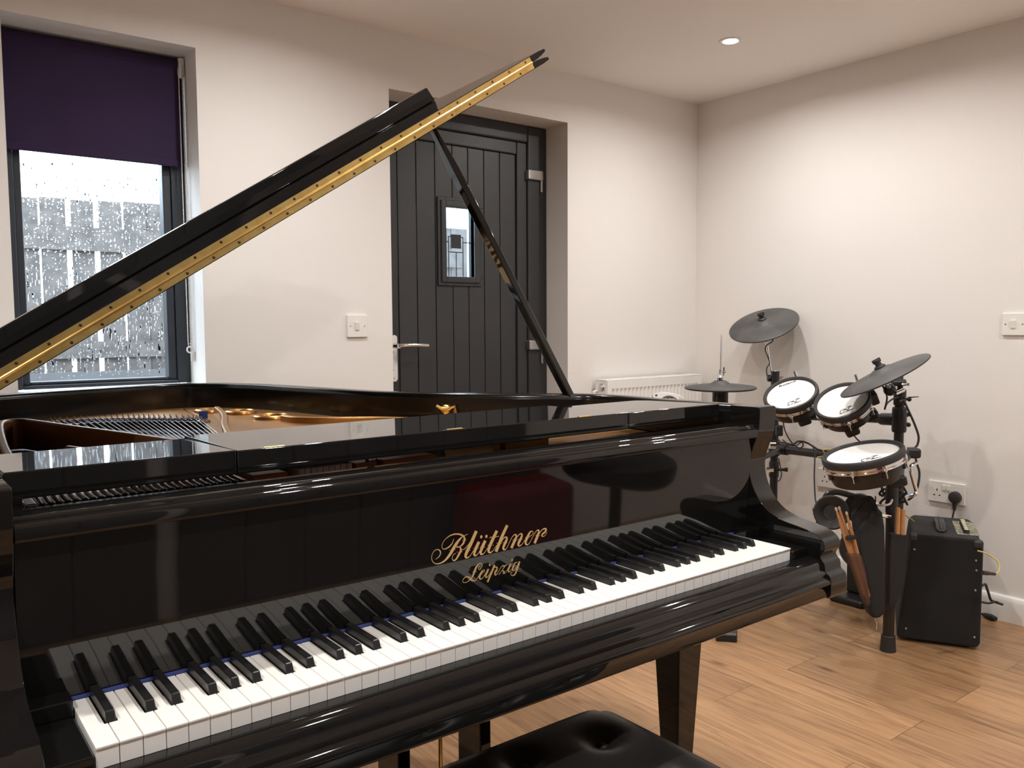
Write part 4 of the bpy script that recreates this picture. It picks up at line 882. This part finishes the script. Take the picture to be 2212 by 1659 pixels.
# drum sound module
mo = thing('drum_module', at(1445, 858, 3.42), 'silver drum sound module with black oval badge, just showing over the piano', 'drum module')
MP = at(1446, 872, 3.42); FM = frame(MP, -CF + Vector((0, 0, .35)), CR)
def mpt(x, y, z): return FM @ Vector((x, y, z))
body = [(-.066, -.05), (-.066, .040), (-.060, .046), (-.037, .050), (-.034, .052), (0, .049), (.030, .044), (.046, .038), (.058, .030), (.064, .020), (.064, -.05)]
MB().prism([mpt(x, y, 0) for x, y in body], FM.to_3x3() @ Vector((0, 0, -.05))).build('body', SILV, mo, bevel=.003, seg=3)
dome = [(.042*math.cos(a)-.001, -.012+.046*math.sin(a)) for a in [PI*i/20 for i in range(21)]]
MB().prism([mpt(x*1.08, y*1.0+.001, .0) for x, y in dome], FM.to_3x3() @ Vector((0, 0, .002))).build('badge_rim', CHROME, mo)
MB().prism([mpt(x, y-.002, .001) for x, y in dome], FM.to_3x3() @ Vector((0, 0, .0025))).build('badge', RUBBER, mo)
text_mesh('Roland', lambda x, y, h: mpt(x+.001, y+.019, .0037+h), .0095, shear=.15, sx=1.5, bold=.01).build('maker_lettering', WHITEINK, mo, smooth=0)
MB().lathe([(.0001, .0015), (.004, .0012), (.005, 0)], FM @ Matrix.Translation((-.052, .036, 0)), 12).build('jack', RUBBER, mo)
MB().prism([mpt(.042, .030, .0005), mpt(.058, .024, .0005), mpt(.060, .008, .0005), mpt(.045, .008, .0005)], FM.to_3x3() @ Vector((0, 0, .001))).build('display', STEEL, mo)
MB().tube([MP+Vector((.02, .0, -.04)), MP+Vector((.06, -.16, -.20)), Vector((2.80, 1.21, lC.z)), lC.lerp(lB, .06)], .012, 10).build('module_arm', TUBE, mo)

# bag of sticks and headphones hanging on the front post
bn = Vector((-.62, -.78, 0))
bp0 = at(1880, 1200, 2.86)
def bq(x, y, off=0): return onplane(x, y, bp0+bn*off, bn)
def bslab(pts, name, m, par, off, th, bevel=.006): return MB().prism([bq(x, y, off) for x, y in pts], -bn*th).build(name, m, par, bevel=bevel, seg=3, smooth=50)
bg = thing('stick_bag', bq(1890, 1338), 'black fabric drumstick bag with mesh pocket, hanging on the front rack post', 'bag')
bslab([(1852, 1150), (1862, 1132), (1880, 1110), (1896, 1096), (1908, 1108), (1913, 1140), (1914, 1200), (1914, 1326), (1902, 1336), (1886, 1338), (1878, 1320), (1866, 1240)], 'main_pocket', BFAB, bg, .035, .06, .012)
MB().tube([bq(1842, 1112, .03), bq(1852, 1095, .03), bq(1868, 1078, .032), bq(1880, 1074, .034), bq(1891, 1088, .036), bq(1896, 1110, .037)], .0045, 8, smooth=5).build('piping', BFAB, bg)
bslab([(1842, 1113), (1868, 1079), (1881, 1075), (1892, 1090), (1895, 1112), (1860, 1150), (1848, 1150)], 'flap', BFAB, bg, .025, .03, .01)
bslab([(1836, 1200), (1862, 1200), (1872, 1240), (1881, 1300), (1878, 1312), (1868, 1296), (1850, 1240)], 'mesh_pocket', NETM, bg, .080, .045, .004)
bslab([(1829, 1161), (1849, 1158), (1850, 1165), (1830, 1168)], 'elastic_loop', BFAB, bg, .074, .050, .001)
bslab([(1924, 1152), (1962, 1157), (1955, 1260), (1940, 1300), (1920, 1310)], 'side_pocket', BFAB, bg, .012, .022, .006)
MB().tube([bq(1889, 1335, .02), bq(1894, 1345, .02), bq(1893, 1360, .02)], .0012, 6).build('loose_thread', TIP, bg)
MB().tube([bq(1892, 1072, .03), bq(1896, 1090, .045), bq(1920, 1090, .04), bq(1927, 1080, .0)], .004, 8, smooth=5).build('hanging_cord', STEEL, bg)
def stick(p, q, r, label, tip, tm_=TIP):
    p, q = Vector(p), Vector(q); d = (q-p); L = d.length; F_ = frame(p, d)
    t = thing('drum_stick', p, label, 'drumstick', 'drumsticks in the hanging bag')
    if tip: 
        MB().lathe([(r*.45, .012), (r*.55, .02), (r*.9, .07), (r, .11), (r, L-.004), (r*.7, L)], F_, 14).build('shaft', STICK, t)
        MB().lathe([(.0001, 0), (r*.45, .001), (r*.62, .006), (r*.58, .010), (r*.42, .013)], F_, 12).build('tip', tm_, t)
    else: MB().lathe([(.0001, 0), (r*.7, .001), (r, .006), (r, L)], F_, 14).build('shaft', STICK, t)
stick(bq(1805, 1096, .060), bq(1866, 1285, .040), .0072, 'hickory drumstick leaning furthest out of the mesh pocket', True)
stick(bq(1812, 1094, .052), bq(1871, 1288, .036), .0072, 'drumstick with a grey nylon tip, middle of the three in the mesh pocket', True, NYLON)
stick(bq(1828, 1105, .058), bq(1876, 1290, .038), .0072, 'hickory drumstick with rounded pale tip, shortest above the mesh pocket', True)
stick(bq(1940, 1096, .001), bq(1936, 1235, .001), .0082, 'drumstick butt end up in the dark side pocket, next to the post', False)
stick(bq(1951, 1100, .001), bq(1946, 1240, .001), .0082, 'drumstick butt end up in the dark side pocket, next to the amplifier', False)
hp = thing('headphones', bq(1815, 1110, .03), 'black over-ear headphones hung behind the sticks of the bag', 'headphones')
hc = at(1796, 1107, 2.93); hn_ = (-CF*.9 - CR*.35 + CU*.15)
FHp = frame(hc, hn_, CR)
MB().lathe([(.0001, -.030), (.022, -.022), (.026, -.012), (.028, -.010)][::1], FHp, 28).build('driver_grille', INK, hp)
MB().lathe([(.020, -.014), (.034, -.004), (.048, .006), (.056, .008), (.060, .002), (.061, -.012), (.055, -.030), (.035, -.040), (.0001, -.042)], FHp, 36, caps=False).build('ear_cup', RUBBER, hp)
FH2 = frame(at(1858, 1098, 3.0), CF*.8 + CR*.5, CR)
MB().lathe([(.0001, .018), (.03, .016), (.05, .006), (.055, -.006), (.052, -.024), (.0001, -.026)], FH2, 28).build('ear_cup', RUBBER, hp)
MB().tube([at(1781, 1080, 2.97), at(1788, 1068, 2.97), at(1806, 1063, 2.98), at(1830, 1068, 2.99), at(1850, 1074, 3.0), at(1865, 1085, 3.01)], [.011, .013, .013, .013, .012, .010], 10, smooth=5).build('headband', LEATHER, hp)
MB().tube([at(1760, 1098, 2.95), at(1762, 1112, 2.95)], .008, 8).build('hinge', RUBBER, hp)

# amplifier
A0 = Vector((2.771, .576, 0)); A1 = Vector((2.900, .340, 0)); du_ = (A1-A0).normalized(); dd_ = Vector((-du_.y, du_.x, 0)); 
if dd_.x < 0: dd_ = -dd_
amp = thing('guitar_amplifier', (A0+A1)/2+dd_*.18, 'black carpet-covered amplifier box with a strap handle on the floor by the wall', 'amplifier')
AW = .269; AH = .402; AD = .345
def ap(a, b, z): return A0+du_*a+dd_*b+Vector((0, 0, z))
side = [(0, .012), (.262, .012), (.269, .030), (.269, AH-.030), (.262, AH-.008), (.245, AH), (.062, AH), (.048, AH-.006), (.040, AH-.022), (.0, .030)]
MB().prism([ap(a, 0, z) for a, z in side], dd_*AD).build('cabinet', CARPET, amp, bevel=.010, seg=4, smooth=50)
MB().prism([ap(.190, .06, AH-.001), ap(.262, .06, AH-.001), ap(.262, .28, AH-.001), ap(.190, .28, AH-.001)], Vector((0, 0, .002))).build('control_panel', PANEL, amp, smooth=0)
for k in range(7):
    kb_ = MB().lathe([(.011, 0), (.010, .014), (.0001, .014)], Matrix.Translation(ap(.222, .085+.026*k, AH+.001)), 14).build('knob', RUBBER, amp)
    MB().lathe([(.0085, .014), (.0080, .0155), (.0001, .0155)], Matrix.Translation(ap(.222, .085+.026*k, AH+.001)), 14).build('knob_cap', KNOBC, kb_)
MB().box((0, 0, 0), (0, 0, 0)) 
MB().tube([ap(.140, .075, AH), ap(.140, .085, AH+.016), ap(.140, .12, AH+.022), ap(.140, .20, AH+.022), ap(.140, .235, AH+.016), ap(.140, .245, AH)], .006, 8, smooth=5).build('handle_core', RUBBER, amp)
MB().loft([[ap(.140+s_*.017, b, AH+z), ap(.140-s_*.017, b, AH+z), ap(.140-s_*.017, b, AH+z+.006), ap(.140+s_*.017, b, AH+z+.006)] for s_, b, z in ((.6, .062, .001), (1, .080, .006), (1, .11, .016), (1, .21, .016), (1, .24, .006), (.6, .258, .001))]).build('strap_handle', LEATHER, amp, bevel=.002)
for a, z, w_ in ((.045, AH-.012, .030), (.252, AH-.018, .034)):
    MB().obox(Matrix((du_, dd_, Vector((0, 0, 1)))).transposed().to_4x4() if False else (Matrix.Translation(ap(a, .012, z)) @ Matrix((du_, dd_, Vector((0, 0, 1)))).transposed().to_4x4()), w_, .034, .030).build('corner_protector', RUBBER, amp, bevel=.010, seg=4)
for a, z in ((.05, AH-.055), (.247, AH-.075), (.248, .22), (.250, .05), (.03, .05), (.249, AH-.11)):
    MB().lathe([(.0001, .0022), (.003, .0018), (.0042, 0)], frame(ap(a, -.0002, z), -dd_, du_), 10).build('screw', STEEL, amp)
for a, b in ((.04, .05), (.23, .05), (.04, .29), (.23, .29)): MB().lathe([(.016, 0), (.014, .013), (.0001, .013)], Matrix.Translation(ap(a, b, 0)), 14).build('rubber_foot', RUBBER, amp)
jk = thing('patch_cable', ap(.269, .03, .27), 'yellow cable plugged into the far side of the amplifier', 'cable')
j0 = at(2122, 1237, 2.78); j1 = at(2149, 1240, 2.80)
MB().tube([j0, j0.lerp(j1, .45), j0.lerp(j1, .5), j1], [.0075, .0070, .0058, .0050], 12).build('jack_plug', RUBBER, jk)
MB().tube([j1, at(2156, 1236, 2.82), at(2159, 1225, 2.84), at(2155, 1212, 2.85), at(2142, 1202, 2.86), at(2127, 1194, 2.86), at(2112, 1190, 2.88)], .0026, 8, smooth=6).build('lead', YEL, jk)
cable('cable', [at(1955, 1112, 3.05), at(1962, 1117, 3.07), at(1975, 1127, 3.14)], .0028, YEL, 'yellow cable end running behind the amplifier from the rack')
cable('power_cable', [at(2118, 1268, 3.0), at(2128, 1262, 3.02), at(2131, 1268, 3.02), at(2135, 1280, 3.02), at(2140, 1295, 3.03), at(2148, 1300, 3.04), at(2166, 1306, 3.04)], .0045, RUBBER, 'black cable end sticking out beside the amplifier above the skirting')
cable('power_cable', [at(2118, 1300, 3.0), at(2135, 1303, 3.02), at(2150, 1300, 3.02), at(2158, 1303, 3.02)], .0040, RUBBER, 'black tie of the cable behind the amplifier, over the skirting')
pk = thing('cable_plug', onplane(2140, 1333, (0, 0, .012), (0, 0, 1)), 'black rounded cable connector lying on the floor behind the amplifier', 'connector')
g0 = onplane(2120, 1326, (0, 0, .012), (0, 0, 1)); g1 = onplane(2152, 1337, (0, 0, .012), (0, 0, 1))
MB().tube([g0, g0.lerp(g1, .3), g0.lerp(g1, .7), g1], [.004, .010, .012, .008], 12).build('connector_body', RUBBER, pk)
# ------------------------------------------------------------------ light
LIGHTS = [[(2.643, 1.26, .72), (2.62, .67, .46), (2.62, -.60, 1.1)], [(.92, 1.26, .78), (.92, .30, 1.15), (.92, -.78, 1.4)], [(-.85, 1.26, .7), (-.85, .30, .8), (-.85, -.78, 1.35)]]
for ix, row in enumerate(LIGHTS):
    for iy, (x, y, k) in enumerate(row):
        if (ix, iy) == (0, 0): downlight(x, y, 'lit round recessed ceiling spotlight, the only one in view')
        else: downlight(x, y, 'recessed ceiling spotlight of the same grid, outside the photograph', 'recessed ceiling spotlights')
        l = bpy.data.lights.new('spot', 'AREA'); l.shape = 'DISK'; l.size = .058; l.energy = SPOT_W*k; l.color = (1.0, .98, .955); l.spread = rad(162)
        lo = bpy.data.objects.new('spot', l); lo.location = (x, y, ZC-.008); COL.objects.link(lo)
wd = bpy.data.worlds.new('world'); scene.world = wd; wd.use_nodes = True
bg_ = wd.node_tree.nodes['Background']; bg_.inputs[0].default_value = (.74, .87, 1.0, 1); bg_.inputs[1].default_value = SKY
scene.view_settings.view_transform = 'Standard'; scene.view_settings.look = 'None'
scene.view_settings.exposure = EXPO; scene.view_settings.gamma = 1.0; scene.view_settings.use_curve_mapping = False
cy = scene.cycles
cy.use_denoising = True; cy.max_bounces = 10; cy.diffuse_bounces = 5; cy.glossy_bounces = 5; cy.transmission_bounces = 6; cy.transparent_max_bounces = 12
cy.caustics_reflective = False; cy.caustics_refractive = False; cy.sample_clamp_indirect = 8.0; cy.sample_clamp_direct = 0.0
